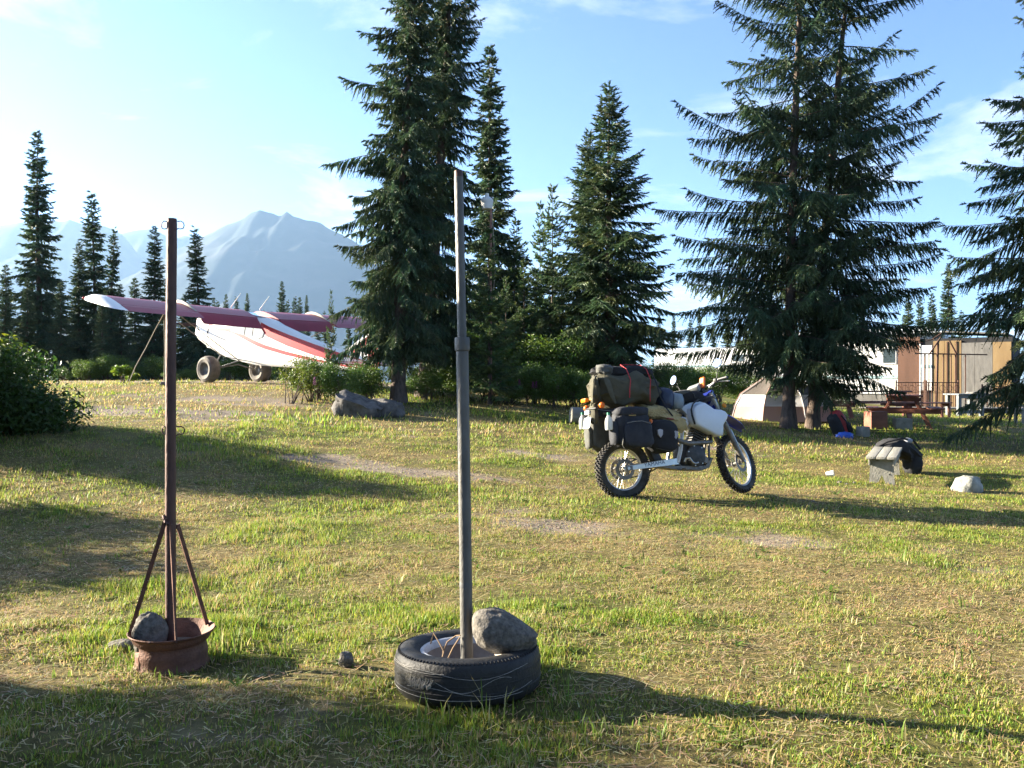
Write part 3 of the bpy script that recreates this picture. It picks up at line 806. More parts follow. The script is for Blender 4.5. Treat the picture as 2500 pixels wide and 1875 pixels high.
a = P(2192, 815, D) - rt; b = P(2300, 818, D) - rt; c = P(2456, 812, D) - rt
MB().bar((a.x, 1.35, a.z + .10), (b.x, 1.35, b.z + .16), 2.7, .06).build('roof', M_ROOFW, shed)
MB().bar((b.x + .02, 1.35, b.z + .16), (c.x - .3, 1.35, c.z - .12), 2.7, .06).build('roof', M_GREYB, shed)
for px in (2312, 2333):
    part_box(shed, 'batten', (px, px + 2), (834, zg), D - .03, .028, M_BROWN)

shed.rotation_euler = (0, 0, R(-36))
# iron frame with gable in front of the shed
D = 35.5
rt = P(2300, 995, D); rt.z = G(rt.x, rt.y)
fr = thing('garden_arch', 'tall dark iron frame with a little gable in front of the plywood shed', 'arch', rt)
def ib(a, b, d, w, nm, root, m=None):
    p = P(a[0], a[1], d) - root.location; q = P(b[0], b[1], d) - root.location
    MB().bar(p, q, w, w).build(nm, m or M_IRON, root)
gy = z_py(rt.z - .03, D)
for px in (2258, 2268, 2303, 2322, 2333, 2357):
    ib((px, 864), (px, gy), D, .05 if px in (2258, 2333) else .034, 'post', fr)
ib((2290, 833), (2286, gy), D, .07, 'post', fr)
ib((2232, 863), (2410, 866), D + .06, .05, 'rail', fr)
ib((2270, 863), (2298, 822), D - .02, .05, 'brace', fr); ib((2318, 832), (2335, 864), D - .02, .05, 'brace', fr); ib((2205, 850), (2285, 826), D - .05, .035, 'brace', fr); ib((2278, 828), (2302, 812), D - .08, .06, 'brace', fr)
def iron_fence(label, px0, px1, y0, d, n):
    rt = P((px0 + px1) / 2, 1000, d); rt.z = G(rt.x, rt.y)
    f = thing('iron_fence', label, 'fence', rt)
    gy = z_py(rt.z, d)
    ib((px0, y0), (px1, y0), d, .035, 'rail', f); ib((px0, gy - 6), (px1, gy - 6), d, .035, 'rail', f); ib((px0, (y0 + gy) / 2 - 8), (px1, (y0 + gy) / 2 - 8), d, .02, 'rail', f)
    for i in range(n):
        px = px0 + (px1 - px0) * (i + .5) / n
        ib((px, y0 + 1), (px, gy - 6), d + .03, .022, 'bar', f)
        if i % 2 == 0:
            c = P(px, y0 + 14, d - .03) - rt
            MB().tube([(c.x + .11 * math.cos(t), c.y, c.z + .13 * math.sin(t)) for t in np.linspace(0, 6.0, 14)], .010, 5).build('scroll', M_IRON, f)
    for px in (px0, px1): ib((px, y0 - 6), (px, gy + 2), d, .05, 'post', f)
iron_fence('low ornamental iron fence left of the tall iron frame', 2188, 2256, 934, 36.2, 8)
iron_fence('low ornamental iron fence across the plywood panel', 2262, 2340, 934, 34.9, 9)
iron_fence('low iron fence behind the grey table', 2398, 2466, 944, 35.2, 8)
# deck
rt = P(2350, 1005, 33.5); rt.z = G(rt.x, rt.y)
deck = thing('wooden_deck', 'low grey plank deck in front of the iron fence', 'deck', rt)
for i in range(9):
    MB().box((0, -.75 + i * .19, .17), (7.2, .175, .04), bev=.006).build('plank', M_GREYB, deck)
for x in (-3.4, -1.2, 1.2, 3.4):
    MB().box((x, 0, .06), (.12, 1.6, .17)).build('joist', M_GREYB, deck)

# ================================================================ picnic furniture
M_REDW = mat('red_brown_stained_wood', (.16, .055, .035), .7, scale=5, aniso=(.3, 1, 1), col2=(.30, .12, .075), bump=.2)
M_GREYW = mat('grey_wood_shade_tint', (.10, .115, .125), .75, scale=8, col2=(.17, .185, .195), bump=.2)  # dark blue-grey puts the shade on the grey table into its colour
M_OLDW = mat('silvery_weathered_wood', (.19, .18, .15), .8, scale=9, aniso=(1, .18, 1), col2=(.33, .315, .27), bump=.35, bscale=60)
def picnic(label, loc, rz, L=1.9, W=.78, H=.76, m=M_REDW):
    o = thing('picnic_table', label, 'table', loc, (0, 0, rz))
    for i in range(4):
        MB().box((0, -W / 2 + (i + .5) * W / 4, H - .02), (L, W / 4 - .012, .042), bev=.006).build('top_plank', m, o)
    for s in (-1, 1):
        for k in range(2):
            MB().box((0, s * (.62 + k * .15), .44), (L, .14, .04), bev=.006).build('seat_plank', m, o)
        for e in (-1, 1):
            MB().bar((e * (L / 2 - .22), s * .24, H - .05), (e * (L / 2 - .22), s * .60, -.06), .045, .12, up=(1, 0, 0)).build('leg', m, o)
    for e in (-1, 1):
        MB().box((e * (L / 2 - .17), 0, .38), (.042, 1.55, .11), bev=.005).build('seat_brace', m, o)
        MB().box((e * (L / 2 - .17), 0, H - .10), (.042, W - .06, .10), bev=.005).build('top_brace', m, o)
    return o
picnic('red-brown picnic table with its end braced on wooden blocks', on_ground(2205, 21.5), R(68), 1.9)
picnic('red-brown picnic table farther back, half hidden by spruce boughs', on_ground(2120, 24.5), R(12), 2.2)
def bench_simple(name, label, loc, rz, L, W, H, m, nl=2):
    o = thing(name, label, 'bench', loc, (0, 0, rz))
    for i in range(2):
        MB().box((0, -W / 2 + (i + .5) * W / 2, H - .02), (L, W / 2 - .01, .04), bev=.005).build('seat_plank', m, o)
    for e in (-1, 1):
        for s in (-1, 1):
            MB().box((e * (L / 2 - .1), s * (W / 2 - .05), (H - .04) / 2 - .02), (.07, .07, H), bev=.004).build('leg', m, o)
        MB().box((e * (L / 2 - .1), 0, H - .09), (.04, W - .04, .09)).build('brace', m, o)
    return o
bench_simple('wooden_bench', 'narrow red-brown bench beyond the picnic tables', on_ground(2262, 27.5), R(25), 1.9, .36, .46, M_REDW)
bench_simple('wooden_bench', 'small pale bench in the sun under the cone-laden spruce', on_ground(2515, 24.5), R(20), 1.0, .34, .42, M_OLDW)
def block(label, px, d, s, m, rz=0.0):
    g = on_ground(px, d)
    o = MB().box((0, 0, s[2] / 2 - .03), s, bev=.015).build('wooden_block', m, loc=g, rot=(0, 0, rz)); tag(o, label, 'block')
block('dark brown wooden block under the picnic table end', 2138, 20.4, (.40, .35, .42), M_REDW, .1)
block('pale wooden block lying beside the picnic table legs', 2203, 20.3, (.36, .3, .28), M_OLDW, -.1)
block('weathered wood stump block beside the red backpack', 2107, 18.6, (.20, .2, .24), M_OLDW, .3)
# grey table
g = on_ground(2355, 30.5)
gt = thing('wooden_table', 'grey table tinted blue-grey for shade in front of the deck', 'table', g, (0, 0, R(8)))
for i in range(4): MB().box((0, -.33 + i * .22, .76), (1.05, .208, .045), bev=.006).build('top_plank', M_GREYW, gt)
for sx in (-1, 1):
    for sy in (-1, 1): MB().box((sx * .42, sy * .3, .34), (.12, .12, .78), bev=.008).build('leg', M_GREYW, gt)
MB().box((0, -.3, .16), (.72, .05, .12)).build('stretcher', M_GREYW, gt); MB().box((0, -.36, .68), (.98, .04, .11)).build('apron', M_GREYW, gt)
o = thing('folded_tarp', 'crumpled grey tarp lying on the grey table', 'tarp', P(2385, 965, 30.6))
MB().blob((0, 0, -.02), (.42, .25, .14), (.8, 1), 20, 10, .35, 2.2, 3).build('cover', M_GREYB, o)

# ================================================================ the grey bench with the V-cut legs
g = on_ground(2152, 12.15)
bn = thing('wooden_bench', 'weathered grey plank bench with V-cut board legs near the boulder', 'bench', g, (R(2.2), 0, R(-27)))
BH = .385
for i in range(3):
    MB().box((-.133 + i * .133, .62, BH - .02), (.122, 1.34, .036), bev=.005).build('seat_plank', M_OLDW, bn)
for s in (-1, 1):
    MB().box((s * .155, .62, BH - .085), (.024, 1.26, .09), bev=.004).build('side_rail', M_OLDW, bn)
for yy in (.06, 1.16):
    poly = [(-.165, 0), (-.145, BH - .04), (.145, BH - .04), (.165, 0), (.06, -.0), (0, .12), (-.06, 0)]
    poly = [(x, z - .02 if z < .05 else z) for x, z in poly]
    lg = MB().prism(poly, yy, yy + .034, 'y').build('leg', M_OLDW, bn, smooth=0)
    MB().lathe([(.0, 0), (.010, 0)], 10, (.10, yy - .003, .13), 'y').build('knot', M_DARK, lg)
# dark jacket thrown over the far end
M_BLACKC = mat('black_cloth', (.018, .018, .02), .85, scale=12, bump=.35, bscale=14)
jk = thing('black_jacket', 'black jacket bundled over the far end of the grey bench', 'jacket', P(2185, 1092, 13.55))
def jw(v): return Vector((v.x + .05 * math.sin(v.z * 14), v.y, v.z - max(0, v.x - .1) * .9 - max(0, -v.x - .18) * .5))
MB().blob((0, 0, 0), (.36, .26, .13), (.7, .9), 34, 18, .22, 2.6, 5, warp=jw).build('bundle', M_BLACKC, jk)
MB().blob((.26, -.02, -.23), (.13, .17, .22), (.8, .9), 24, 14, .25, 3.0, 8).build('sleeve', M_BLACKC, jk)
MB().tube([(-.34, -.1, 0), (-.2, -.2, .10), (.0, -.22, .15), (.2, -.18, .12), (.34, -.1, -.02)], .018, 6).build('seam_fold', M_BLACKC, jk)
hm = MB().blob((0, 0, 0), (.065, .08, .045), (.8, .8), 16, 10, .05, 2, 1).build('grey_pouch', mat('grey_pouch_cloth', (.22, .23, .26), .8), loc=P(2216, 1076, 13.4)); tag(hm, 'small grey pouch on top of the black jacket', 'pouch')
# paper cup
g = on_ground(2017, 12.6)
cp = MB().lathe([(.0, 0), (.030, 0), (.042, .10), (.044, .10), (.044, .104), (.040, .104), (.028, .004)], 20).build('paper_cup', mat('white_paper', (.75, .75, .74), .6), loc=g + Vector((0, 0, .042)), rot=(R(80), R(10), R(60)))
tag(cp, 'white paper cup lying on the lawn', 'cup')

# ================================================================ tent
TD = 22.3
M_TW = mat('white_tent_fabric', (.62, .60, .60), .7, var=.05, scale=3, trans=.25)
M_TB = mat('brown_mesh_fabric', (.10, .085, .075), .8, scale=20, trans=.15)
M_TP = mat('pinkish_tent_fabric', (.46, .29, .24), .75, var=.06, scale=3, trans=.2)
g = on_ground(1905, TD)
tn = thing('dome_tent', 'low dome tent with white band, pinkish base and dark mesh top', 'tent', g, (0, 0, R(-12)))
def ring(rx, ry, z, n=8, off=.39):
    return [Vector((rx * math.cos(off + 2 * PI * i / n), ry * math.sin(off + 2 * PI * i / n), z)) for i in range(n)]
r0 = ring(1.32, 1.15, -.03); r1 = ring(1.20, 1.04, .34); r2 = ring(1.04, .90, .62); r3 = ring(.42, .36, 1.03); r4 = [Vector((0, 0, 1.10))]
def band(a, b, nm, m):
    mb = MB(); n = len(a); sub = 5
    for i in range(n):
        j = (i + 1) % n
        vs = []; 
        for u in range(sub + 1):
            for w in range(sub + 1):
                uu = u / sub; ww = w / sub
                p = a[i] * (1 - uu) * (1 - ww) + a[j] * uu * (1 - ww) + b[i] * (1 - uu) * ww + b[j] * uu * ww
                k = math.sin(PI * uu) * math.sin(PI * ww) * .05
                nrm = Vector((p.x, p.y, .4)).normalized()
                vs.append(p - nrm * k)
        fs = [(u * (sub + 1) + w, (u + 1) * (sub + 1) + w, (u + 1) * (sub + 1) + w + 1, u * (sub + 1) + w + 1) for u in range(sub) for w in range(sub)]
        mb.add(vs, fs)
    mb.build(nm, m, tn, smooth=25)
band(r0, r1, 'base_panel', M_TP); band(r1, r2, 'fly_band', M_TW); band(r2, r3, 'mesh_panel', M_TB)
mb = MB()
n8 = len(r3); mb.add([v * 1.28 + Vector((0, 0, -.24)) + Vector((0, 0, .0)) for v in r3] + [Vector((0, 0, 1.13))], [(i, (i + 1) % n8, n8) for i in range(n8)]); mb.build('vent_cap', M_TW, tn, smooth=0)
for i in range(0, 8):
    MB().tube([r0[i], r1[i] * 1.01, r2[i] * 1.015, r3[i] * 1.02, Vector((0, 0, 1.12))], .011, 6).build('pole_sleeve', M_TP if i % 2 else M_TW, tn)
# things by the tent
M_REDF = mat('red_nylon', (.32, .03, .03), .55, scale=10, bump=.3, bscale=12)
M_BLUEF = mat('blue_plastic_bag', (.03, .10, .48), .4, scale=10, bump=.4, bscale=10)
g = on_ground(2062, 18.7)
bp = thing('backpack', 'red and black backpack leaning at the foot of the leaning spruce', 'backpack', g, (0, R(-28), R(20)))
MB().blob((0, 0, .27), (.15, .12, .30), (.6, .7), 24, 16, .08, 2.5, 2).build('main_bag', M_REDF, bp)
MB().blob((-.13, -.03, .25), (.11, .13, .31), (.6, .7), 24, 16, .08, 2.5, 4).build('back_panel', M_BLACKC, bp)
MB().blob((.10, -.06, .12), (.08, .09, .12), (.6, .7), 18, 12, .06, 2.5, 6).build('pocket', M_BLACKC, bp)
MB().tube([(.02, -.13, .46), (.06, -.15, .3), (.05, -.14, .12)], .014, 6).build('strap', M_BLACKC, bp)
o = MB().blob((0, 0, .045), (.17, .12, .075), (.8, .9), 26, 14, .3, 2.4, 9).build('plastic_bag', M_BLUEF, loc=on_ground(2062, 18.05)); tag(o, 'crumpled blue plastic bag on the grass below the red backpack', 'bag')

# ================================================================ yard lamp
M_LAMP = mat('white_lamp_housing', (.70, .70, .68), .45, var=.05)
LD = 21.0
top = P(1190, 500, LD); g = Vector((top.x + .08, LD, G(top.x + .08, LD)))
lp = thing('yard_lamp', 'white bucket-shaped yard lamp on a thin rusty pole among the spruces', 'lamp', g)
mb = MB(); mb.tube([(0, 0, -.1), (0, 0, top.z - g.z + .15)], [.035, .025], 10); mb.build('pole', mat('pink_rust_pole', (.30, .16, .13), .7, scale=20), lp)
hz = top.z - g.z
MB().lathe([(.0, .27), (.045, .27), (.05, .19), (.10, .17), (.14, .12), (.15, .10), (.152, .08), (.125, -.10), (.11, -.11), (.0, -.11)], 24, (-.09, 0, hz)).build('shade', M_LAMP, lp)
MB().tube([(-.09, 0, hz + .22), (-.03, 0, hz + .18), (0, 0, hz + .1)], .018, 8).build('bracket', M_STEEL, lp)
MB().tube([(.03, 0, hz - .2), (.07, 0, hz - .8), (.10, 0, hz - 1.6), (.04, 0, hz - 2.4)], .007, 5).build('cable', mat('pale_cable', (.4, .36, .3), .6), lp)

# ================================================================ stones and log
M_ROCKD = mat('dark_slab_rock', (.05, .048, .046), .9, scale=7, col2=(.15, .14, .13), bump=.9, bscale=16, spec=.2, detail=9)
M_ROCKG = mat('speckled_grey_granite', (.062, .057, .050), .9, scale=45, col2=(.19, .172, .148), bump=.8, bscale=35, spec=.2, detail=9)
M_ROCKL = mat('pale_lichen_rock', (.18, .18, .155), .9, scale=9, col2=(.36, .36, .32), bump=.6, bscale=25, spec=.2)
def rock(label, loc, size, m, seed, rot=None, e=(.8, .85), noise=.22, nf=1.6, warp=None, seg=40, rings=26, name='boulder', cat='rock'):
    o = MB().blob((0, 0, 0), size, e, seg, rings, noise, nf, seed, rot, warp=warp).build(name, m, loc=loc, smooth=50); tag(o, label, cat); return o
def slab(v):
    z = min(v.z, .20 - .32 * (v.x + .1)); z = max(z, -.34)
    x = v.x - (.28 * (.2 - z) * -1 if v.x < 0 else 0)
    return Vector((x, v.y, z + .02 * math.sin(v.x * 23 + v.y * 9)))
g = on_ground(872, 17.0)
rock('flat-topped dark boulder at the foot of the dense spruces', g + Vector((0, 0, .16)), (.46, .34, .31), M_ROCKD, 3, Euler((R(8), R(3), R(-10))), (.55, .6), .20, 1.7, slab)
g = on_ground(925, 17.3)
rock('low shaded rock touching the flat-topped boulder', g + Vector((.12, 0, .06)), (.38, .3, .26), M_ROCKD, 8)
g = on_ground(2362, 11.55)
rock('pale half-buried boulder in the grass past the grey bench', g + Vector((0, 0, .04)), (.185, .17, .17), M_ROCKL, 12, e=(.9, .9), noise=.15)
g = on_ground(300, 4.75)
rock('flat pale stone beside the rusty wheel rim', g + Vector((0, 0, .015)), (.075, .06, .03), M_ROCKG, 14, name='stone', cat='stone', seg=24, rings=14)
g = on_ground(845, 4.35)
rock('small grey stone lying alone between the two posts', g + Vector((0, 0, .03)), (.035, .035, .04), M_ROCKG, 15, name='stone', cat='stone', seg=20, rings=12)
for i, (px, dd, s) in enumerate([(2050, 12.0, .03), (2068, 11.9, .02), (2086, 12.05, .025), (1985, 9.8, .02)]):
    rock('tiny pebble on the sunny lawn before the grey bench', on_ground(px, dd) + Vector((0, 0, s * .3)), (s, s, s * .6), M_ROCKG, 20 + i, seg=12, rings=8, name='pebble', cat='pebble')['group'] = 'pebbles on the lawn'
M_LOG = mat('bleached_log', (.12, .115, .105), .9, scale=6, aniso=(.2, 1, 1), col2=(.24, .23, .21), bump=.5, bscale=30)
g = on_ground(1395, 18.0)
lg = thing('fallen_log', 'bleached log lying behind the motorcycle', 'log', g, (0, R(3), R(8)))
MB().tube([(-.02, 0, .17), (.4, .01, .165), (.9, -.01, .15), (1.6, .02, .13)], [.165, .16, .155, .14], 18).build('trunk', M_LOG, lg)
MB().lathe([(0, 0), (.08, .004), (.15, 0)], 18, (-.025, 0, .17), 'x').build('cut_end', M_OLDW, lg)
# ================================================================ rusty post in a wheel rim
M_RUST = mat('rusty_steel', (.085, .042, .030), .72, metal=.35, scale=18, col2=(.20, .095, .062), bump=.25, bscale=80, detail=9)
M_RUSTD = mat('dark_rusty_pipe', (.070, .040, .036), .6, metal=.4, scale=24, col2=(.135, .075, .062), bump=.2, bscale=90, aniso=(1, 1, .3))
M_GALV = mat('weathered_galvanised_pipe', (.085, .083, .078), .55, metal=.4, scale=14, col2=(.165, .16, .148), bump=.18, bscale=120, aniso=(1, 1, .3))
M_SOIL = mat('damp_soil', (.07, .055, .04), .95, scale=30, col2=(.15, .12, .09), bump=1, bscale=40)
d = 4.5
g = on_ground(420, d)
rp = thing('hitching_post', 'rusty pipe post with wire loops standing in a rusty wheel rim', 'post', g, (R(1.0), R(-.2), 0))
prof = [(.178, -.012), (.184, .000), (.184, .012), (.176, .022), (.174, .050), (.176, .075), (.172, .095), (.166, .108), (.168, .124), (.185, .139), (.190, .154), (.193, .163), (.207, .173), (.2115, .182), (.208, .186), (.199, .176), (.186, .150), (.165, .122), (.152, .095), (.150, .07)]
wr = MB().lathe(prof, 56).build('wheel_rim', M_RUST, rp)
MB().lathe([(.0, .105), (.06, .10), (.12, .108), (.155, .098)], 32).build('soil_fill', M_SOIL, rp)
for a in np.linspace(.3, 6.0, 5):
    MB().tube([(.21 * math.cos(a), .21 * math.sin(a), .178), (.213 * math.cos(a), .213 * math.sin(a), .184)], .006, 6).build('rim_dent', M_RUSTD, wr)
zt = P(433, 537, d).z - g.z; zj = P(418, 1262, d).z - g.z
pole = MB().tube([(-.005, 0, .06), (0, 0, zj), (.010, 0, zt * .7), (.022, 0, zt - .03), (.022, 0, zt)], [.0265, .0265, .0255, .0255, .024], 20)
pole.build('pipe', M_RUSTD, rp)
for (a, x, y) in [(0, -.198, -.035), (1, .092, -.180), (2, .135, .135)]:
    MB().bar((-.012 + .02 * a, -.028 if a < 2 else .02, zj - .02 * a), (x, y, .17), .009, .020).build('brace_rod', M_RUST, rp)
MB().tube([(-.03, -.012, zj + .01), (-.012, -.033, zj - .02), (.015, -.03, zj - .035)], .009, 8).build('weld_bead', M_RUSTD, rp)
def loops(zc, r, tilt):
    for s in (-1, 1):
        cx = .012 + .018 * (zc / zt)
        pts = [(cx + s * .018, -.015, zc + .028), (cx + s * .030, -.016, zc + .022), (cx + s * .042, -.014, zc + .025), (cx + s * .054, -.010, zc + .018), (cx + s * .058, -.008, zc + .003 + tilt * s), (cx + s * .053, -.008, zc - .011), (cx + s * .040, -.012, zc - .015), (cx + s * .030, -.015, zc - .013), (cx + s * .018, -.016, zc - .022)]
        MB().tube(pts, r, 6).build('wire_loop', M_RUSTD, rp)
loops(P(0, 556, d).z - g.z, .0028, .001); loops(P(0, 1052, d).z - g.z, .0036, .002)
o = MB().blob((0, 0, 0), (.083, .075, .10), (.85, .85), 36, 24, .16, 1.7, 4).build('stone', M_ROCKG, loc=g + Vector((-.088, -.055, .178)), smooth=50); tag(o, 'round dark stone sitting inside the rusty wheel rim', 'stone')

# ================================================================ grey pipe in a car tyre
d = 3.97
g = on_ground(1143, d)
M_TYRE = mat('worn_tyre_rubber', (.012, .0118, .0115), .6, scale=9, col2=(.028, .0265, .025), bump=.25, bscale=70, spec=.35)
M_WHITEP = mat('chalky_white_rim_edge', (.34, .345, .36), .7, scale=30, col2=(.56, .56, .57), detail=8)
M_RIMI = mat('brown_grey_steel_rim', (.16, .125, .10), .55, metal=.4, scale=12, col2=(.27, .225, .19))
tp = thing('pipe_post', 'grey two-piece pipe post standing in an old car tyre', 'post', g, (R(-2.2), R(-.9), 0))
TR = .328; TW = .20
prof = [(.212, .030), (.235, .008), (.275, .000), (.305, .008), (.321, .026), (.327, .055), (TR, .10), (.327, .145), (.321, .172), (.305, .190), (.275, .198), (.240, .194), (.214, .176), (.207, .165), (.205, .10), (.207, .036)]
ty = MB().lathe(prof, 96, closed=True).build('tyre', M_TYRE, tp)
# circumferential grooves and shoulder sipes
for h in (.062, .098, .136):
    MB().lathe([(TR - .001, h - .0035), (TR + .0012, h - .0015), (TR + .0012, h + .0015), (TR - .001, h + .0035)], 96).build('tread_rib', M_TYRE, ty)
mb = MB()
for i in range(110):
    a = 2 * PI * i / 110; c = Vector((.3085 * math.cos(a), .3085 * math.sin(a), .1885))
    mb.box(c, (.011, .0045, .006), Euler((0, R(38), a)))
o = mb.build('shoulder_sipes', M_DARK, ty); o['kind'] = 'stuff'
# torn patch with frayed cords
M_CORD = mat('frayed_cord', (.17, .16, .14), .8, scale=60, col2=(.33, .31, .28))
def ts(a, h, r=0): return Vector(((TR + r) * math.cos(a), (TR + r) * math.sin(a), h))
a0 = math.atan2(-.26, -.20)
mb = MB(); n = 26
top = [ts(a0 - .34 + .64 * i / (n - 1), .118 + .022 * math.sin(PI * i / (n - 1)) + random.uniform(-.003, .003), .003) for i in range(n)]
bot = [ts(a0 - .34 + .64 * i / (n - 1), .114 - .040 * math.sin(PI * (i / (n - 1)) ** 1.2) + random.uniform(-.003, .003), .003) for i in range(n)]
mb.add(top + bot, [(i, i + 1, n + i + 1, n + i) for i in range(n - 1)]); mb.build('tear', mat('torn_rubber', (.035, .033, .028), .9, scale=60, col2=(.09, .085, .07), bump=.8, bscale=90), ty)
for i in range(40):
    a = a0 - .14 + .36 * i / 39 + random.uniform(-.006, .006); h = .080 + .014 * random.random()
    MB().tube([ts(a, h, .004), ts(a + random.uniform(.005, .015), h + .014, .008), ts(a + random.uniform(.02, .04), h + random.uniform(.020, .036), .005)], .0016, 5).build('cord_fibre', M_CORD, ty)
random.seed(3)
for k, (hh, am, ph, a1, a2) in enumerate([(.150, .004, 0, -.75, .4), (.142, .016, 1.2, -.1, 1.6), (.07, .018, .4, -.2, 1.7), (.045, .003, .8, -.8, 1.5), (.10, .026, 2.4, .25, 1.3), (.160, .002, .2, -.7, -.1)]):
    pts = []
    for i in range(40):
        a = a0 + a1 + (a2 - a1) * i / 39
        pts.append(ts(a, hh + am * math.sin(ph + i * .16) + random.uniform(-.0009, .0009), .0005))
    MB().tube(pts, .0013, 4).build('exposed_cord', M_CORD, ty)
# steel rim inside
rm = MB().lathe([(.209, .168), (.213, .176), (.207, .181), (.198, .178), (.190, .166), (.186, .15)], 64).build('rim_flange', M_WHITEP, tp)
rw = MB().lathe([(.187, .152), (.180, .12), (.168, .10), (.160, .085), (.140, .075), (.120, .083), (.112, .098), (.104, .104), (.095, .100), (.085, .086), (.06, .083), (.02, .083)], 64).build('wheel_disc', M_RIMI, tp)
for i in range(5):
    a = i * 2 * PI / 5 + .4
    MB().lathe([(0, .012), (.009, .012), (.011, 0)], 6, (.072 * math.cos(a), .072 * math.sin(a), .084)).build('lug_nut', M_STEEL, rw)
zc = P(0, 838, d).z - g.z; ztop = P(0, 404, d).z - g.z
MB().tube([(-.004, 0, .05), (-.004, 0, .6), (-.006, 0, zc - .03)], [.0285, .0285, .0285], 28).build('lower_pipe', M_GALV, tp)
MB().lathe([(.0285, -.032), (.033, -.030), (.0342, -.026), (.0342, .026), (.033, .030), (.021, .031)], 28, (-.006, 0, zc)).build('coupling', M_GALV, tp)
up = MB().tube([(-.006, 0, zc), (-.012, 0, ztop - .03)], [.0205, .0205], 24).build('upper_pipe', M_GALV, tp)
MB().tube([(-.012, 0, ztop - .033), (-.012, 0, ztop - .002), (-.012, 0, ztop)], [.0198, .0198, .0185], 24).build('threaded_end', M_RUSTD, up)
MB().lathe([(.0287, -.012), (.0291, -.01), (.0291, .01), (.0287, .012)], 28, (-.004, 0, .46)).build('tape_band', mat('dark_tape_band', (.10, .10, .10), .6), tp)
M_VINE = mat('dry_root', (.24, .16, .09), .85, scale=30)
for pts in ([(-.17, .03, .19), (-.155, .02, .24), (-.13, -.01, .21), (-.105, -.03, .17), (-.11, -.05, .15)], [(-.03, -.06, .24), (-.06, -.09, .20), (-.085, -.1, .15), (-.08, -.11, .11), (-.06, -.12, .09)], [(-.11, -.03, .165), (-.09, -.02, .21), (-.05, -.015, .235), (-.03, -.03, .24)]):
    MB().tube(pts, .0035, 6).build('dry_vine', M_VINE, tp)
def egg(v): return Vector((v.x, v.y * (1 - .25 * v.x / .15), v.z * (1 - .30 * v.x / .15) + (-.22 * v.x)))
o = MB().blob((0, 0, 0), (.145, .105, .092), (.92, .95), 56, 38, .10, 1.8, 6, warp=egg).build('boulder', M_ROCKG, loc=g + Vector((.165, -.055, .265)), smooth=60); tag(o, 'egg-shaped speckled granite boulder resting on the car tyre', 'rock')
# ================================================================ motorcycle
M_KNOB = mat('dusty_knobby_rubber', (.020, .019, .018), .8, scale=14, col2=(.075, .068, .060), spec=.25)
M_ALU = mat('scuffed_aluminium', (.42, .40, .36), .38, metal=.85, scale=20, col2=(.56, .54, .50), rvar=.12)
M_ALUD = mat('dirty_grey_metal', (.13, .12, .11), .55, metal=.6, scale=25, col2=(.24, .22, .19))
M_ENG = mat('oily_black_engine', (.025, .025, .027), .5, metal=.3, scale=18, col2=(.07, .066, .06))
M_TANK = mat('frosted_white_plastic', (.62, .67, .72), .38, var=.06, scale=4, spec=.5)
M_WPLA = mat('scratched_white_plastic', (.66, .66, .66), .45, var=.08, scale=14)
M_BLUEP = mat('blue_plastic', (.015, .035, .30), .35, var=.1, scale=8, spec=.5)
M_BLK = mat('black_plastic', (.018, .018, .019), .5, scale=12)
M_NAVY = mat('dark_navy_nylon', (.013, .015, .021), .8, scale=10, col2=(.030, .031, .038), bump=.5, bscale=10)
M_BLKN = mat('black_nylon', (.014, .014, .016), .85, scale=10, bump=.4, bscale=12)
M_OLIVE = mat('olive_canvas', (.048, .045, .028), .85, scale=7, col2=(.088, .080, .050), bump=.6, bscale=9)
M_GREYN = mat('grey_green_nylon', (.055, .055, .048), .85, scale=8, col2=(.10, .10, .088), bump=.5, bscale=10)
M_SHEEP = mat('yellow_tan_fleece', (.33, .25, .11), .95, scale=9, col2=(.46, .36, .17), bump=.9, bscale=60)
M_MIRR = mat('mirror_glass', (.92, .92, .92), .03, metal=1.0, var=0)
M_ORANGE = mat('orange_plastic', (.75, .17, .02), .35, var=.08, trans=.15)
M_AMBER = mat('amber_lens', (.80, .30, .02), .25, var=.05, trans=.2)
M_REDC = mat('red_cord', (.42, .03, .035), .7)
M_REFL = mat('grey_reflective_patch', (.34, .33, .35), .5)
M_GOLD = mat('pale_fork_tube', (.36, .34, .27), .3, metal=.8, scale=10)
M_PLATE = mat('white_plate', (.78, .78, .78), .45, var=.03)
M_GREENC = mat('green_cap', (.03, .28, .14), .5)
M_CLEARB = mat('milky_bottle', (.55, .57, .56), .3, var=.06, trans=.3)

gm = on_ground(1524, 9.75)
MOTO = Matrix.Translation(gm + Vector((0, 0, -.022))) @ Matrix.Rotation(R(20), 4, 'Z') @ Matrix.Rotation(R(-7), 4, 'X')
mc = thing('motorcycle', 'loaded enduro motorcycle with frosted white tank and knobby tyres', 'motorcycle', mat=MOTO)

AX = Vector((-.45, 0, .893)).normalized(); HP = Vector((1.13, 0, 1.08))
STEER = Matrix.Translation(HP) @ Matrix.Rotation(R(27), 4, AX) @ Matrix.Translation(-HP)

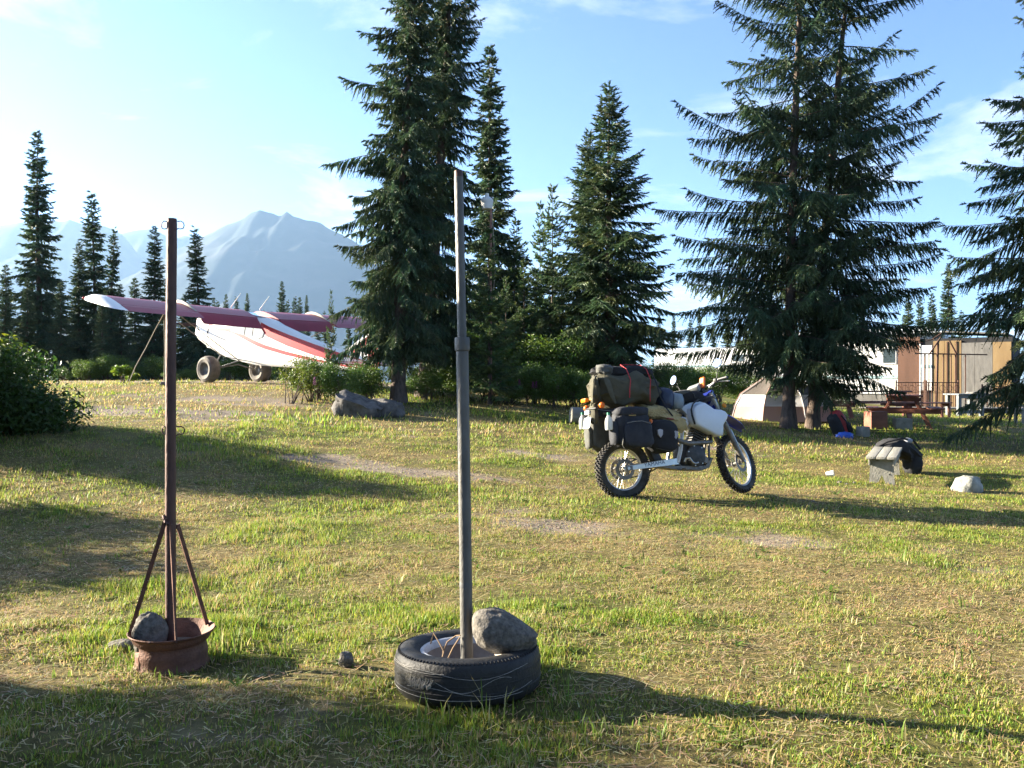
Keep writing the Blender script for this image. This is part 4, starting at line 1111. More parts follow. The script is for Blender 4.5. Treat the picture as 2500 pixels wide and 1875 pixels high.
def wheel(root, c, Ro, w, rim, frame=None, sprocket=False):
    F = (frame or Matrix.Identity(4)) @ Matrix.Translation(c)
    wo = bpy.data.objects.new('wheel', None); link(wo, root); wo.matrix_local = F
    side = Ro - rim
    prof = [(rim - .004, -w * .33), (rim + side * .25, -w * .46), (rim + side * .62, -w * .5), (Ro - .026, -w * .43), (Ro - .016, -w * .2), (Ro - .014, 0), (Ro - .016, w * .2), (Ro - .026, w * .43), (rim + side * .62, w * .5), (rim + side * .25, w * .46), (rim - .004, w * .33)]
    ty = MB().lathe(prof, 72, axis='y', closed=True).build('tyre', M_KNOB, wo)
    mb = MB(); n = 40
    for i in range(n):
        a = 2 * PI * i / n
        for (h, r_, l, wd, da) in [(0, Ro - .004, .030, .030, 0), (-.027, Ro - .007, .026, .020, .5), (.027, Ro - .007, .026, .020, .5), (-w * .43, Ro - .021, .030, .016, 0), (w * .43, Ro - .021, .030, .016, 0)]:
            aa = a + da * 2 * PI / n; q = Vector((r_ * math.cos(aa), h, r_ * math.sin(aa)))
            rt = Matrix.Rotation(-aa, 3, 'Y') @ Matrix.Rotation((h / w) * 1.2, 3, 'Z')
            mb.box(q, (.022, wd, l * .62), rt)
    k = mb.build('tread_knobs', M_KNOB, ty, smooth=0); k['kind'] = 'stuff'
    MB().lathe([(rim - .022, -.017), (rim - .012, -.024), (rim + .004, -.027), (rim + .006, -.022), (rim - .004, -.016), (rim - .006, .016), (rim + .006, .022), (rim + .004, .027), (rim - .012, .024), (rim - .022, .017)], 64, axis='y', closed=True).build('rim', M_ALU, wo)
    hub = MB().lathe([(0, -.055), (.030, -.055), (.034, -.045), (.022, -.03), (.022, .03), (.034, .045), (.03, .055), (0, .055)], 24, axis='y').build('hub', M_ALUD, wo)
    sp = None
    for i in range(32):
        a = 2 * PI * i / 32
        if i < 2:
            s = 1 if i % 2 else -1
            m_ = MB().tube([(.030, s * .04, 0), (rim - .018, 0, (rim * .20) * (1 if i % 2 else -1))], .0021, 5).mesh('spoke', M_ALU)
            sp = (sp or []) + [m_]
        o = bpy.data.objects.new('spoke', sp[i % 2]); link(o, wo); o.rotation_euler = (0, a, 0)
    MB().lathe([(.075, -.066), (.115, -.066), (.115, -.062), (.075, -.062)], 40, axis='y', closed=True).build('brake_disc', M_ALUD, wo)
    MB().tube([(.03, -.06, 0), (.08, -.064, .02)], .006, 6).build('disc_carrier', M_ALUD, wo)
    if sprocket:
        mb = MB().lathe([(.085, .060), (.118, .060), (.118, .066), (.085, .066)], 48, axis='y', closed=True)
        for i in range(48):
            a = 2 * PI * i / 48; mb.box((.119 * math.cos(a), .063, .119 * math.sin(a)), (.008, .005, .007), Matrix.Rotation(-a, 3, 'Y'))
        mb.build('sprocket', M_ALUD, wo)
        for i in range(6):
            a = i * PI / 3; MB().bar((.03 * math.cos(a), .06, .03 * math.sin(a)), (.09 * math.cos(a), .063, .09 * math.sin(a)), .004, .016).build('sprocket_arm', M_ALUD, wo)
    return wo
wheel(mc, Vector((0, 0, .328)), .328, .112, .236, sprocket=True)
FA = Vector((1.478, 0, .348))
wheel(mc, FA, .346, .088, .276, STEER)

def b(mb, name, m, parent=mc, smooth=35, st=False, label=None):
    if st: mb.transform(STEER)
    return mb.build(name, m, parent, smooth, label=label)
# fork, clamps, bar (turned with the steering)
for s in (-1, 1):
    b(MB().tube([(1.115, s * .095, 1.15), (1.30, s * .095, .745)], .0245, 16), 'fork_tube', M_GOLD, st=True)
    b(MB().tube([(1.27, s * .095, .80), (1.29, s * .095, .755), (1.455, s * .095, .40), (1.475, s * .09, .345)], [.030, .031, .028, .022], 16), 'fork_slider', M_ALUD, st=True)
    b(MB().bar((1.345, s * .098, .72), (1.485, s * .098, .385), .014, .055, bev=.005), 'fork_guard', M_ALU if s < 0 else M_BLK, st=True)
for (x, z) in ((1.125, 1.10), (1.205, .93)):
    b(MB().box((x, 0, z), (.075, .255, .032), Euler((0, R(26), 0)), .008), 'triple_clamp', M_ALUD, st=True)
b(MB().tube([(1.478, -.12, .348), (1.478, .12, .348)], .013, 10), 'axle', M_ALU, st=True)
b(MB().box((1.46, -.085, .44), (.05, .03, .10), Euler((0, R(25), 0)), .008), 'brake_caliper', M_ENG, st=True)
bar = [(1.03, -.40, 1.235), (1.05, -.27, 1.25), (1.095, -.14, 1.235), (1.105, -.06, 1.185), (1.105, .06, 1.185), (1.095, .14, 1.235), (1.05, .27, 1.25), (1.03, .40, 1.235)]
b(MB().tube(bar, .0125, 10), 'handlebar', M_ALU, st=True)
b(MB().tube([(1.095, -.15, 1.237), (1.095, .15, 1.237)], .010, 8), 'bar_brace', M_ALU, st=True)
for s in (-1, 1):
    b(MB().tube([(1.048, s * .275, 1.25), (1.028, s * .405, 1.234)], .018, 12), 'grip', M_BLK, st=True)
    b(MB().tube([(1.06, s * .24, 1.245), (1.12, s * .27, 1.235), (1.13, s * .36, 1.215)], .007, 6), 'lever', M_ALU, st=True)
    b(MB().box((1.055, s * .235, 1.25), (.05, .045, .05), bev=.012), 'switch_housing', M_BLK, st=True)
    b(MB().tube([(1.05, s * .25, 1.26), (1.055, s * .28, 1.34), (1.045, s * .305, 1.395)], .006, 6), 'mirror_stem', M_BLK, st=True)
    mz = 1.435
    def mir(mb_): return mb_.transform(Matrix.Translation((1.04, s * .315, mz)) @ Matrix.Rotation(R(16), 4, 'Y') @ Matrix.Rotation(R(-9 * s - 6), 4, 'Z'))
    mo = b(mir(MB().lathe([(0, .022), (.04, .018), (.058, .004), (.060, -.004), (.056, -.006)], 28, axis='x')), 'mirror', M_BLK, st=True)
    b(mir(MB().lathe([(0, -.0065), (.056, -.0065)], 28, axis='x')), 'mirror_glass', M_MIRR, mo, st=True, smooth=0)
    b(MB().blob((1.22, s * .17, .985), (.032, .022, .028), (1, 1), 16, 10), 'indicator', M_AMBER, st=True)
# fender, number mask, lamp
poly_top = [(1.13, .955), (1.25, .95), (1.40, .935), (1.55, .90), (1.70, .845), (1.80, .785)]
mb = MB()
ws = [.06, .075, .085, .085, .072, .030]
for i, ((x, z), w) in enumerate(zip(poly_top, ws)):
    mb.v += [(x, -w, z - .035), (x, -w * .8, z - .006), (x, 0, z + .006), (x, w * .8, z - .006), (x, w, z - .035)]
for i in range(5):
    for j in range(4):
        mb.f.append((i * 5 + j, i * 5 + j + 1, i * 5 + 6 + j, i * 5 + 5 + j)); mb.m.append(0)
fo = b(mb, 'front_fender', M_BLUEP, st=True)
md = fo.modifiers.new('thickness', 'SOLIDIFY'); md.thickness = .004; md.offset = -1
b(MB().prism([(1.235, .95), (1.195, 1.12), (1.175, 1.20), (1.19, 1.205), (1.215, 1.12), (1.262, .95)], -.085, .085, 'y'), 'number_mask', M_BLUEP, st=True)
b(MB().lathe([(0, .035), (.05, .03), (.062, .01), (.064, -.03), (.04, -.06)], 24, (1.235, 0, 1.085), 'x'), 'headlamp', M_ALU, st=True)
b(MB().box((1.08, 0, 1.215), (.05, .07, .04), Euler((0, R(-35), 0)), .01), 'speedometer', M_BLK, st=True)
b(MB().tube([(1.11, -.1, 1.16), (1.20, -.14, 1.10), (1.20, -.12, .9), (1.30, -.115, .72), (1.43, -.10, .46)], .0055, 6), 'brake_hose', M_BLK, st=True)
b(MB().tube([(1.08, -.2, 1.24), (1.16, -.10, 1.2), (1.14, .0, 1.05), (1.02, .05, .95)], .006, 6), 'cable', M_BLK, st=True)
# tank
tk = [(.81, .985), (.90, 1.03), (.977, 1.05), (1.05, 1.008), (1.104, .972), (1.19, .966), (1.25, .945), (1.285, .905), (1.27, .86), (1.215, .79), (1.205, .70), (1.195, .665), (1.13, .655), (1.0, .715), (.88, .775), (.83, .80), (.812, .87)]
def loft(layers, poly, c):
    mb = MB(); n = len(poly)
    for (y, s) in layers:
        mb.v += [(c[0] + (p[0] - c[0]) * s, y, c[1] + (p[1] - c[1]) * s) for p in poly]
    for i in range(len(layers) - 1):
        for j in range(n):
            mb.f.append((i * n + j, i * n + (j + 1) % n, (i + 1) * n + (j + 1) % n, (i + 1) * n + j)); mb.m.append(0)
    mb.f += [tuple(range(n - 1, -1, -1)), tuple((len(layers) - 1) * n + j for j in range(n))]; mb.m += [0, 0]
    return mb
for s in (-1, 1):
    b(loft([(s * .045, .93), (s * .10, .985), (s * .17, 1.0), (s * .205, .975), (s * .223, .90), (s * .228, .80)], tk, (1.04, .86)), 'fuel_tank', M_TANK, smooth=60)
b(loft([(-.09, .9), (-.05, 1), (.05, 1), (.09, .9)], [(.72, 1.0), (.85, 1.06), (.98, 1.085), (1.06, 1.06), (1.09, 1.0), (1.02, .95), (.8, .92)], (.9, 1.0)), 'tank_bridge', M_TANK, smooth=60)
b(MB().lathe([(0, .03), (.03, .03), (.034, 0)], 18, (.95, 0, 1.08)), 'fuel_cap', M_BLK)
for zz, x0, x1 in ((.985, .835, 1.04),):
    b(MB().tube([(x0, -.226, .93), (.93, -.228, .965), (x1, -.22, .99)], .004, 5), 'tank_crease', M_TANK)
b(MB().tube([(.822, -.225, .80), (.79, -.232, .90), (.785, -.23, .965), (.82, -.215, 1.03), (.90, -.17, 1.075), (.98, -.10, 1.095)], .016, 8, flat=.5), 'tank_strap', M_BLK)
# frame, plastics
for s in (-1, 1):
    b(MB().tube([(.70, s * .10, .90), (.715, s * .125, .74), (.675, s * .13, .52), (.635, s * .12, .38)], [.026, .030, .032, .030], 10, flat=.6), 'side_frame', M_WPLA if s < 0 else M_ALU)
    b(MB().tube([(.80, s * .09, .80), (.98, s * .07, .96), (1.08, s * .04, 1.02)], .022, 10), 'frame_spar', M_ALU)
    b(MB().tube([(.62, s * .10, .42), (.70, s * .09, .32), (.95, s * .09, .30), (1.08, s * .06, .36), (1.12, s * .03, .72), (1.10, 0, .98)], .014, 8), 'cradle_tube', M_ALUD)
    b(MB().tube([(.70, s * .10, .86), (.30, s * .11, .88), (-.25, s * .10, .95)], .012, 8), 'subframe_tube', M_ALUD)
    b(MB().tube([(.68, s * .12, .56), (.30, s * .12, .78), (-.1, s * .11, .90)], .010, 8), 'subframe_stay', M_ALUD)
b(loft([(-.155, .85), (-.14, 1), (.14, 1), (.155, .85)], [(.66, .78), (.70, .90), (.78, .88), (.79, .80), (.75, .76)], (.72, .83)), 'side_cover', M_WPLA)
b(MB().blob((.45, 0, .90), (.36, .13, .05), (.6, .6), 24, 12), 'seat', M_BLK)
b(loft([(-.075, .9), (-.06, 1), (.06, 1), (.075, .9)], [(-.36, .93), (-.28, .99), (.10, .95), (.10, .90), (-.25, .90)], (-.15, .94)), 'rear_fender', M_BLK)
# engine
eng = b(MB().blob((.86, 0, .455), (.19, .115, .155), (.6, .7), 28, 18, .05, 3, 2), 'engine_case', M_ENG)
MB().lathe([(0, -.160), (.095, -.160), (.118, -.152), (.124, -.135), (.124, -.10)], 32, (.865, 0, .45), 'y').build('clutch_cover', M_ENG, eng)
for i in range(7):
    a = i * 2 * PI / 7; MB().lathe([(0, -.160), (.007, -.160), (.008, -.15)], 6, (.865 + .112 * math.cos(a), 0, .45 + .112 * math.sin(a)), 'y').build('bolt', M_ALU, eng)
MB().lathe([(0, -.150), (.035, -.150), (.04, -.13), (.04, -.09)], 20, (.985, 0, .40), 'y').build('water_pump', M_ALUD, eng)
cyl = MB()
for i in range(6):
    z = .60 + i * .028; cyl.box((.93 + i * .014, 0, z), (.17, .17, .017), Euler((0, R(25), 0)), .004)
cyl.build('cylinder_fins', M_ENG, eng)
MB().box((1.03, 0, .795), (.17, .15, .10), Euler((0, R(25), 0)), .02).build('cylinder_head', M_ENG, eng)
MB().blob((.965, -.155, .60), (.012, .008, .012), (1, 1), 10, 8).build('oil_cap', M_ORANGE, eng)
b(MB().tube([(1.07, -.03, .72), (1.12, -.07, .66), (1.08, -.13, .60), (.96, -.16, .595), (.76, -.16, .59), (.66, -.155, .62), (.50, -.16, .68)], [.021, .021, .022, .024, .026, .026, .026], 12), 'exhaust_pipe', M_ALUD)
b(MB().tube([(.52, -.17, .68), (.44, -.18, .71), (.10, -.20, .80), (-.18, -.20, .86), (-.21, -.2, .87)], [.03, .055, .058, .055, .03], 18), 'muffler', M_ALUD)
for s in (-1, 1):
    b(MB().box((1.12, s * .12, .80), (.045, .09, .26), Euler((0, R(14), 0)), .008), 'radiator', M_ENG)
b(loft([(-.11, .92), (-.09, 1), (.09, 1), (.11, .92)], [(.42, .335), (.62, .30), (.95, .278), (1.06, .31), (1.12, .42), (1.10, .425), (1.02, .335), (.62, .345), (.44, .365)], (.8, .32)), 'skid_plate', M_ALUD)
b(MB().tube([(.70, -.165, .385), (.71, -.175, .42), (.755, -.18, .425), (.79, -.185, .375), (.825, -.185, .362), (.865, -.18, .372)], [.013, .013, .012, .010, .009, .009], 8), 'kick_lever', M_ALU)
b(MB().tube([(.62, -.12, .30), (.70, -.22, .29), (.735, -.235, .295)], .008, 6), 'foot_peg', M_ALUD)
b(MB().box((.68, -.21, .305), (.055, .09, .02), bev=.003), 'foot_peg', M_ALUD)
b(MB().tube([(.72, -.15, .30), (.86, -.17, .29), (.95, -.165, .30)], .006, 6), 'brake_pedal', M_ALUD)
# swingarm
for s in (-1, 1):
    sa = b(loft([(s * .105, .9), (s * .11, 1), (s * .135, 1), (s * .14, .9)], [(-.055, .335), (-.03, .36), (.08, .372), (.45, .418), (.62, .43), (.64, .36), (.45, .345), (.08, .318), (-.03, .305)], (.3, .36)), 'swingarm', M_ALU)
    b(MB().box((.012, s * .15, .335), (.075, .012, .045), Euler((0, R(-5), 0)), .006), 'axle_block', M_ALUD)
    MB().lathe([(0, 0), (.018, 0), (.020, .006 * -s)], 6, (.0, s * .158, .335), 'y').build('axle_nut', M_ALU, sa)
    if s < 0:
        fc = bpy.data.curves.new('brand_lettering', 'FONT'); fc.body = 'YAMAHA'; fc.size = .062; fc.extrude = .001; fc.space_character = 1.05
        to = bpy.data.objects.new('tmp_text', fc); COL.objects.link(to); bpy.context.view_layer.update()
        tm = bpy.data.meshes.new_from_object(to); bpy.data.objects.remove(to); tm.name = 'lettering'
        tm.materials.clear(); tm.materials.append(mat('dark_blue_lettering', (.03, .03, .09), .5))
        lo = bpy.data.objects.new('lettering', tm); link(lo, sa); lo.location = (.20, -.1405, .342); lo.rotation_euler = (R(90), R(-6.8), 0)
b(MB().tube([(.6, .09, .42), (.3, .09, .44), (0, .09, .45)], .007, 5), 'chain', M_ENG); b(MB().tube([(.6, .09, .37), (.3, .09, .26), (0, .09, .21)], .007, 5), 'chain', M_ENG)
b(MB().box((.40, 0, .47), (.10, .12, .25), Euler((0, R(-25), 0)), .02), 'shock_absorber', M_ENG)
b(MB().tube([(.42, .11, .33), (.385, .22, .17), (.36, .30, .03)], [.013, .011, .011], 8), 'side_stand', M_ALUD)
b(MB().tube([(-.03, -.145, .36), (.0, -.15, .40), (.10, -.15, .43)], .009, 6), 'brake_arm', M_ALUD)
# tail rack, lights, plate
b(MB().tube([(-.05, -.14, .97), (-.36, -.14, 1.0), (-.40, 0, 1.0), (-.36, .14, 1.0), (-.05, .14, .97)], .010, 8), 'luggage_rack', M_BLK)
b(MB().box((-.39, .06, 1.105), (.05, .12, .045), bev=.012), 'reflector', M_AMBER); b(MB().box((-.37, -.09, 1.11), (.04, .05, .05), Euler((0, R(20), 0)), .012), 'reflector', M_AMBER)
for s in (-1, 1):
    b(MB().blob((-.31, s * .20, 1.03), (.034, .036, .036), (1, 1), 18, 12), 'indicator', M_ORANGE)
    b(MB().tube([(-.31, s * .17, 1.03), (-.28, s * .08, 1.0)], .008, 6), 'indicator_stalk', M_BLK)
b(MB().box((-.405, 0, .85), (.004, .17, .12), Euler((0, R(12), 0))), 'licence_plate', M_PLATE)
b(MB().box((-.38, 0, .965), (.05, .12, .05), bev=.012), 'tail_light', mat('clear_tail_lens', (.55, .5, .48), .3))
b(MB().box((-.375, 0, .92), (.03, .06, .08), Euler((0, R(12), 0)), .005), 'plate_bracket', M_BLK)

# ---- luggage: each bag is a thing of its own strapped on the machine
def strapped(name, label, cat, base):
    return thing(name, label, cat, mat=MOTO @ Matrix.Translation(base))
df = strapped('duffel_bag', 'big olive canvas duffel strapped across the motorcycle rear', 'bag', (.03, 0, 1.01))
def dwarp(v):
    k = max(0, -v.x - .24)
    return Vector((v.x, v.y * (1 - .9 * k), v.z * (1 - .55 * k) + .03 * math.sin(v.x * 17) * (abs(v.z) > .05) + .05 * k))
MB().blob((.03, 0, .20), (.40, .24, .175), (.6, .65), 44, 24, .16, 2.4, 5, warp=dwarp).build('main_bag', M_OLIVE, df, smooth=60)
for i, (x, a) in enumerate([(-.38, .2), (-.33, -.25), (-.29, .05)]):
    MB().blob((x, -.12 + .05 * i, .20 - .03 * i), (.045, .10, .15 - .03 * i), (.8, .9), 18, 12, .3, 2.2, 11 + i, Euler((R(10), R(18 * a * 10 / 10), R(-20)))).build('gathered_end', M_OLIVE, df)
MB().blob((-.37, -.05, -.06), (.045, .07, .12), (.8, .9), 16, 12, .25, 2.4, 21).build('hanging_flap', M_OLIVE, df)
MB().tube([(-.26, -.17, .34), (-.27, -.25, .24), (-.24, -.27, .10), (-.20, -.26, .03)], [.03, .035, .026, .012], 8, flat=.35).build('loose_strap', M_OLIVE, df)
ro = strapped('rolled_mat', 'dark rolled jacket tied on top of the olive duffel', 'roll', (0, 0, 1.36))
MB().blob((.06, 0, .05), (.36, .15, .07), (.6, .8), 34, 16, .22, 2.6, 7).build('roll', M_BLKN, ro)
MB().blob((-.20, -.06, .065), (.10, .12, .07), (.8, .9), 22, 12, .25, 2.6, 9).build('grey_lining', M_GREYN, ro)
for (x, z0) in ((.02, -.26), (.27, -.30)):
    MB().tube([(x + .0, -.05, .135), (x + .01, -.17, .07), (x + .02, -.235, -.06), (x - .01, -.262, -.16), (x - .015, -.255, z0)], .0055, 6).build('red_cord', M_REDC, ro)
MB().tube([(.02, -.05, .135), (.14, -.03, .14), (.27, -.05, .13)], .005, 6).build('red_cord', M_REDC, ro)
MB().tube([(.33, -.15, .08), (.36, -.24, -.1), (.38, -.26, -.25), (.47, -.235, -.38), (.60, -.21, -.52)], .012, 8, flat=.4).build('black_strap', M_BLKN, ro)
def pannier(label, s, m, seed):
    o = strapped('pannier_bag', label, 'bag', (-.03, s * .30, .54))
    MB().blob((0, 0, .22), (.205, .105, .205), (.5, .55), 34, 22, .12, 2.4, seed).build('main_bag', m, o, smooth=60)
    MB().blob((0, s * .015, .40), (.195, .108, .055), (.55, .6), 30, 12, .07, 2.2, seed + 1).build('lid', m, o, smooth=60)
    pk = MB().blob((.035, s * .10, .15), (.165, .06, .14), (.45, .55), 26, 16, .18, 2.6, seed + 2).build('front_pocket', m, o, smooth=60)
    MB().tube([(-.12, s * .158, .27), (-.04, s * .165, .285), (.06, s * .165, .29), (.17, s * .155, .26)], .005, 5).build('zip', M_ALUD, pk)
    MB().blob((-.215, s * .02, .17), (.035, .075, .13), (.6, .7), 18, 12, .10, 2.4, seed + 3).build('side_pocket', m, o)
    MB().tube([(-.16, s * .13, .12), (-.18, s * .14, .04), (-.15, s * .13, .0), (-.10, s * .13, -.02)], .008, 6, flat=.4).build('loose_strap', M_GREYN, o)
    return o
pn = pannier('dark navy saddlebag on the side of the motorcycle facing the lawn', -1, M_NAVY, 31)
MB().box((-.03, -.119, .355), (.085, .004, .012)).build('logo_bar', mat('dull_gold_print', (.30, .20, .06), .6), pn)
MB().prism([(-.045, .372), (-.03, .392), (-.015, .372)], -.121, -.117, 'y').build('logo_peak', mat('dull_red_print', (.30, .07, .05), .6), pn)
pannier('grey-green saddlebag on the far side above the rear wheel', 1, M_GREYN, 41)
fb = strapped('side_bag', 'round black side bag with two grey reflectors ahead of the saddlebag', 'bag', (.37, -.255, .50))
MB().blob((0, 0, .17), (.195, .105, .185), (.7, .75), 32, 20, .07, 2.2, 51).build('main_bag', M_BLKN, fb, smooth=60)
for (x, z) in ((-.075, .20), (.125, .18)):
    MB().prism([(x - .032, z + .035), (x, z + .045), (x + .032, z + .035), (x + .028, z - .015), (x, z - .048), (x - .028, z - .015)], -.118 + .02 * (x > 0), -.06, 'y').build('reflector_patch', M_REFL, fb)
MB().tube([(-.12, -.08, .04), (-.05, -.115, .02), (.04, -.11, .0)], .007, 6, flat=.4).build('loose_strap', M_GREYN, fb)
MB().blob((-.165, -.075, .335), (.022, .018, .024), (.8, .8), 12, 8).build('orange_tag', M_ORANGE, fb)
sk = strapped('seat_fleece', 'yellow-tan fleece spread over the motorcycle seat', 'fleece', (.48, 0, .84))
def skw(v): return Vector((v.x + (.25 * max(0, -v.z) if v.y < 0 else 0), v.y, v.z - .30 * abs(v.y) - .22 * (v.x + .1)))
MB().blob((0, -.02, .14), (.27, .205, .085), (.8, .8), 44, 22, .22, 2.4, 61, warp=skw).build('pelt', M_SHEEP, sk, smooth=70)
MB().blob((.10, -.20, -.005), (.16, .035, .085), (.8, .8), 26, 16, .25, 2.6, 63, Euler((R(-8), R(24), 0))).build('hanging_edge', M_SHEEP, sk, smooth=70)
MB().blob((-.14, -.19, .10), (.15, .04, .07), (.8, .8), 26, 16, .25, 2.6, 64).build('fold', M_SHEEP, sk, smooth=70)
MB().tube([(-.02, -.245, .03), (.06, -.245, .02)], .009, 6).build('red_buckle', mat('dark_red_buckle', (.22, .04, .03), .6), sk)
bl = strapped('stuff_sack', 'dark blue stuff sack between the duffel and the tank', 'bag', (.56, 0, .98))
MB().blob((0, 0, .12), (.105, .15, .135), (.65, .7), 28, 18, .08, 2.4, 71).build('sack', mat('dark_blue_shiny_nylon', (.018, .028, .06), .4, scale=8, bump=.5, bscale=10), bl, smooth=60)
MB().blob((-.02, 0, .235), (.07, .09, .03), (.8, .8), 20, 10, .15, 2.4, 72).build('closure', M_NAVY, bl)
tb = strapped('tank_bag', 'black tank bag with an open grey flap', 'bag', (.87, 0, 1.06))
MB().blob((.03, 0, .07), (.165, .14, .07), (.6, .65), 28, 14, .08, 2.4, 81).build('main_bag', M_BLKN, tb, smooth=60)
MB().blob((-.10, -.03, .115), (.125, .10, .028), (.7, .8), 24, 10, .15, 2.6, 82, Euler((0, R(-8), 0))).build('flap', M_GREYN, tb)
MB().blob((-.17, -.04, .02), (.085, .11, .10), (.7, .8), 22, 14, .08, 2.4, 83).build('water_bladder', mat('grey_blue_bladder', (.20, .25, .29), .35, var=.1), tb)
MB().tube([(-.02, -.12, .135), (.02, -.14, .09), (.03, -.14, .04)], .008, 6, flat=.5).build('strap', M_GREYN, tb)
gp = thing('gps_receiver', 'orange handheld receiver clipped to the handlebar', 'gps', mat=MOTO @ STEER @ Matrix.Translation((1.07, -.03, 1.235)) @ Matrix.Rotation(R(22), 4, 'Y'))
MB().box((0, 0, .065), (.034, .070, .145), bev=.015).build('case', M_ORANGE, gp)
MB().box((-.0175, 0, .085), (.003, .046, .055)).build('screen', mat('grey_screen', (.40, .42, .40), .3), gp)
MB().tube([(.0, 0, -.005), (.0, 0, -.05)], .010, 8).build('clip', M_BLK, gp)
ws_ = thing('map_window', 'clear-topped map pocket lying before the handlebar', 'map case', mat=MOTO @ STEER @ Matrix.Translation((1.04, .06, 1.20)))
MB().box((0, 0, .045), (.10, .16, .07), Euler((0, R(-35), 0)), .012).build('pocket', mat('grey_clear_vinyl', (.24, .25, .24), .25), ws_)
for (x, y, z, lb) in [(-.335, .26, .80, 'milky bottle with green cap tucked in the far saddlebag'), (-.30, -.33, .745, 'milky bottle with green cap in the navy saddlebag side pocket')]:
    o = strapped('water_bottle', lb, 'bottle', (x, y, z))
    MB().lathe([(0, 0), (.040, .002), (.045, .02), (.044, .09), (.036, .125), (.018, .15), (.015, .165)], 20).build('body', M_CLEARB, o)
    MB().lathe([(.0, .190), (.016, .190), (.0175, .163)], 16).build('cap', M_GREENC, o)
# ================================================================ bush plane
M_PW = mat('white_aircraft_paint', (.78, .77, .74), .35, var=.04, scale=2, spec=.5)
M_PR = mat('red_aircraft_paint', (.42, .014, .022), .4, var=.08, scale=3, spec=.4)
M_PRW = mat('faded_red_wing_fabric', (.30, .026, .05), .42, var=.12, scale=2.2, spec=.45)
M_TAN = mat('tan_fence_strip', (.40, .35, .28), .7)
M_BT = mat('dusty_balloon_tyre', (.085, .075, .065), .85, scale=6, col2=(.20, .18, .155), bump=.2, bscale=30)
M_SKYL = mat('teal_skylight', (.10, .26, .30), .12, var=.15, scale=5, spec=.8)
M_PDK = mat('dark_gap', (.02, .012, .014), .9)
M_TUBE = mat('grey_steel_tube', (.20, .20, .19), .5, metal=.4)
TH = R(55)
xg = (570 - 1250) * 25.6 / FPX
PL = Matrix.Translation((xg, 25.6, G(xg, 25.6) - .02)) @ Matrix.Rotation(R(90) + TH, 4, 'Z') @ Matrix.Rotation(R(-12.0), 4, 'Y')
pl = thing('airplane', 'red and white high-wing bush plane parked on the gravel strip', 'airplane', mat=PL)

# fuselage: rows bottom-centre, corner, stripe edges, deck edge, top
ST = [(1.70, 1.62, 1.08, .27), (1.45, 1.70, .98, .36), (.95, 1.76, .86, .385), (.45, 1.80, .76, .39), (.12, 2.00, .72, .39), (-.2, 2.09, .70, .39), (-1.1, 2.08, .73, .39), (-1.28, 2.06, .745, .385), (-1.6, 1.99, .79, .37), (-2.4, 1.89, .92, .32), (-3.4, 1.79, 1.09, .24), (-4.5, 1.70, 1.28, .13), (-5.15, 1.66, 1.38, .05)]
def stripes(x):
    lo = np.interp(x, [-5.2, -3.4, -2.4, -1.2, .4, 1.7], [.16, .30, .36, .43, .62, .84])
    wd = np.interp(x, [-5.2, -2.4, -1.2, .4, 1.7], [.10, .10, .085, .075, .05])
    b1 = np.interp(x, [-5.2, -3.4, -2.4, -1.6, -1.28], [.32, .52, .62, .70, .80]); b2 = .93
    return lo, lo + wd, max(b1, lo + wd + .02), b2
def body(stations, name, parent, cap=True):
    mb = MB(); rows = 8; n = 0
    for (x, t, bo, hw) in stations:
        a1, a2, b1, b2 = stripes(x); h = t - bo
        side = [(0, 0), (.82, .015), (1, .10), (1.0, a1), (1.0, a2), (.985, b1), (.90, b2), (.62, .985), (0, 1.0)]
        L = [(x, yy * hw, bo + zz * h) for yy, zz in side]
        Rr = [(x, -yy * hw, bo + zz * h) for yy, zz in side[1:-1]][::-1]
        ring = L + Rr; n = len(ring); mb.v += ring
    # material per band (left 0..7, right mirrored)
    for i in range(len(stations) - 1):
        rear = stations[i][0] <= -1.27
        for j in range(n):
            jj = j if j < 8 else (15 - j)
            red_ = (jj == 3) or (jj == 5 and rear)
            mb.f.append((i * n + j, i * n + (j + 1) % n, (i + 1) * n + (j + 1) % n, (i + 1) * n + j)); mb.m.append(1 if red_ else 0)
    mb.f += [tuple(range(n)), tuple((len(stations) - 1) * n + j for j in range(n))[::-1]]; mb.m += [0, 0]
    return mb.build(name, [M_PW, M_PR], parent, smooth=40)
body(ST[2:], 'fuselage', pl)
cw = body([(x, t * 1.0, bo, hw * 1.015) for (x, t, bo, hw) in ST[:2]] + [(.955, 1.765, .855, .392)], 'cowling', pl)
MB().lathe([(.395, .0), (.40, .01), (.40, .03), (.395, .04)], 28, (.94, 0, 1.32), 'x', warp=lambda v, a: Vector((v.x, v.y, v.z * 1.14))).build('cowl_joint', M_PDK, pl)
for s in (-1, 1):
    MB().blob((1.71, s * .15, 1.42), (.012, .07, .06), (1, 1), 16, 10).build('air_intake', M_PDK, cw)
MB().box((1.1, 0, .88), (.35, .3, .16), Euler((0, R(6), 0)), .05).build('air_scoop', M_PW, cw)
MB().tube([(1.2, -.15, .86), (1.1, -.16, .70), (1.0, -.16, .66)], .035, 10).build('exhaust_stack', M_TUBE, cw)
pr_ = MB().lathe([(0, .24), (.05, .2), (.10, .1), (.13, 0)], 20, (1.71, 0, 1.38), 'x').build('spinner', M_PW, pl)
for s in (-1, 1):
    MB().add([(1.76, s * .10, 1.34), (1.80, s * .10, 1.42), (1.79, s * .5, 1.43), (1.77, s * .93, 1.40), (1.76, s * .93, 1.36), (1.745, s * .5, 1.32)], [(0, 1, 2, 3, 4, 5)]).build('propeller_blade', M_PDK, pr_)
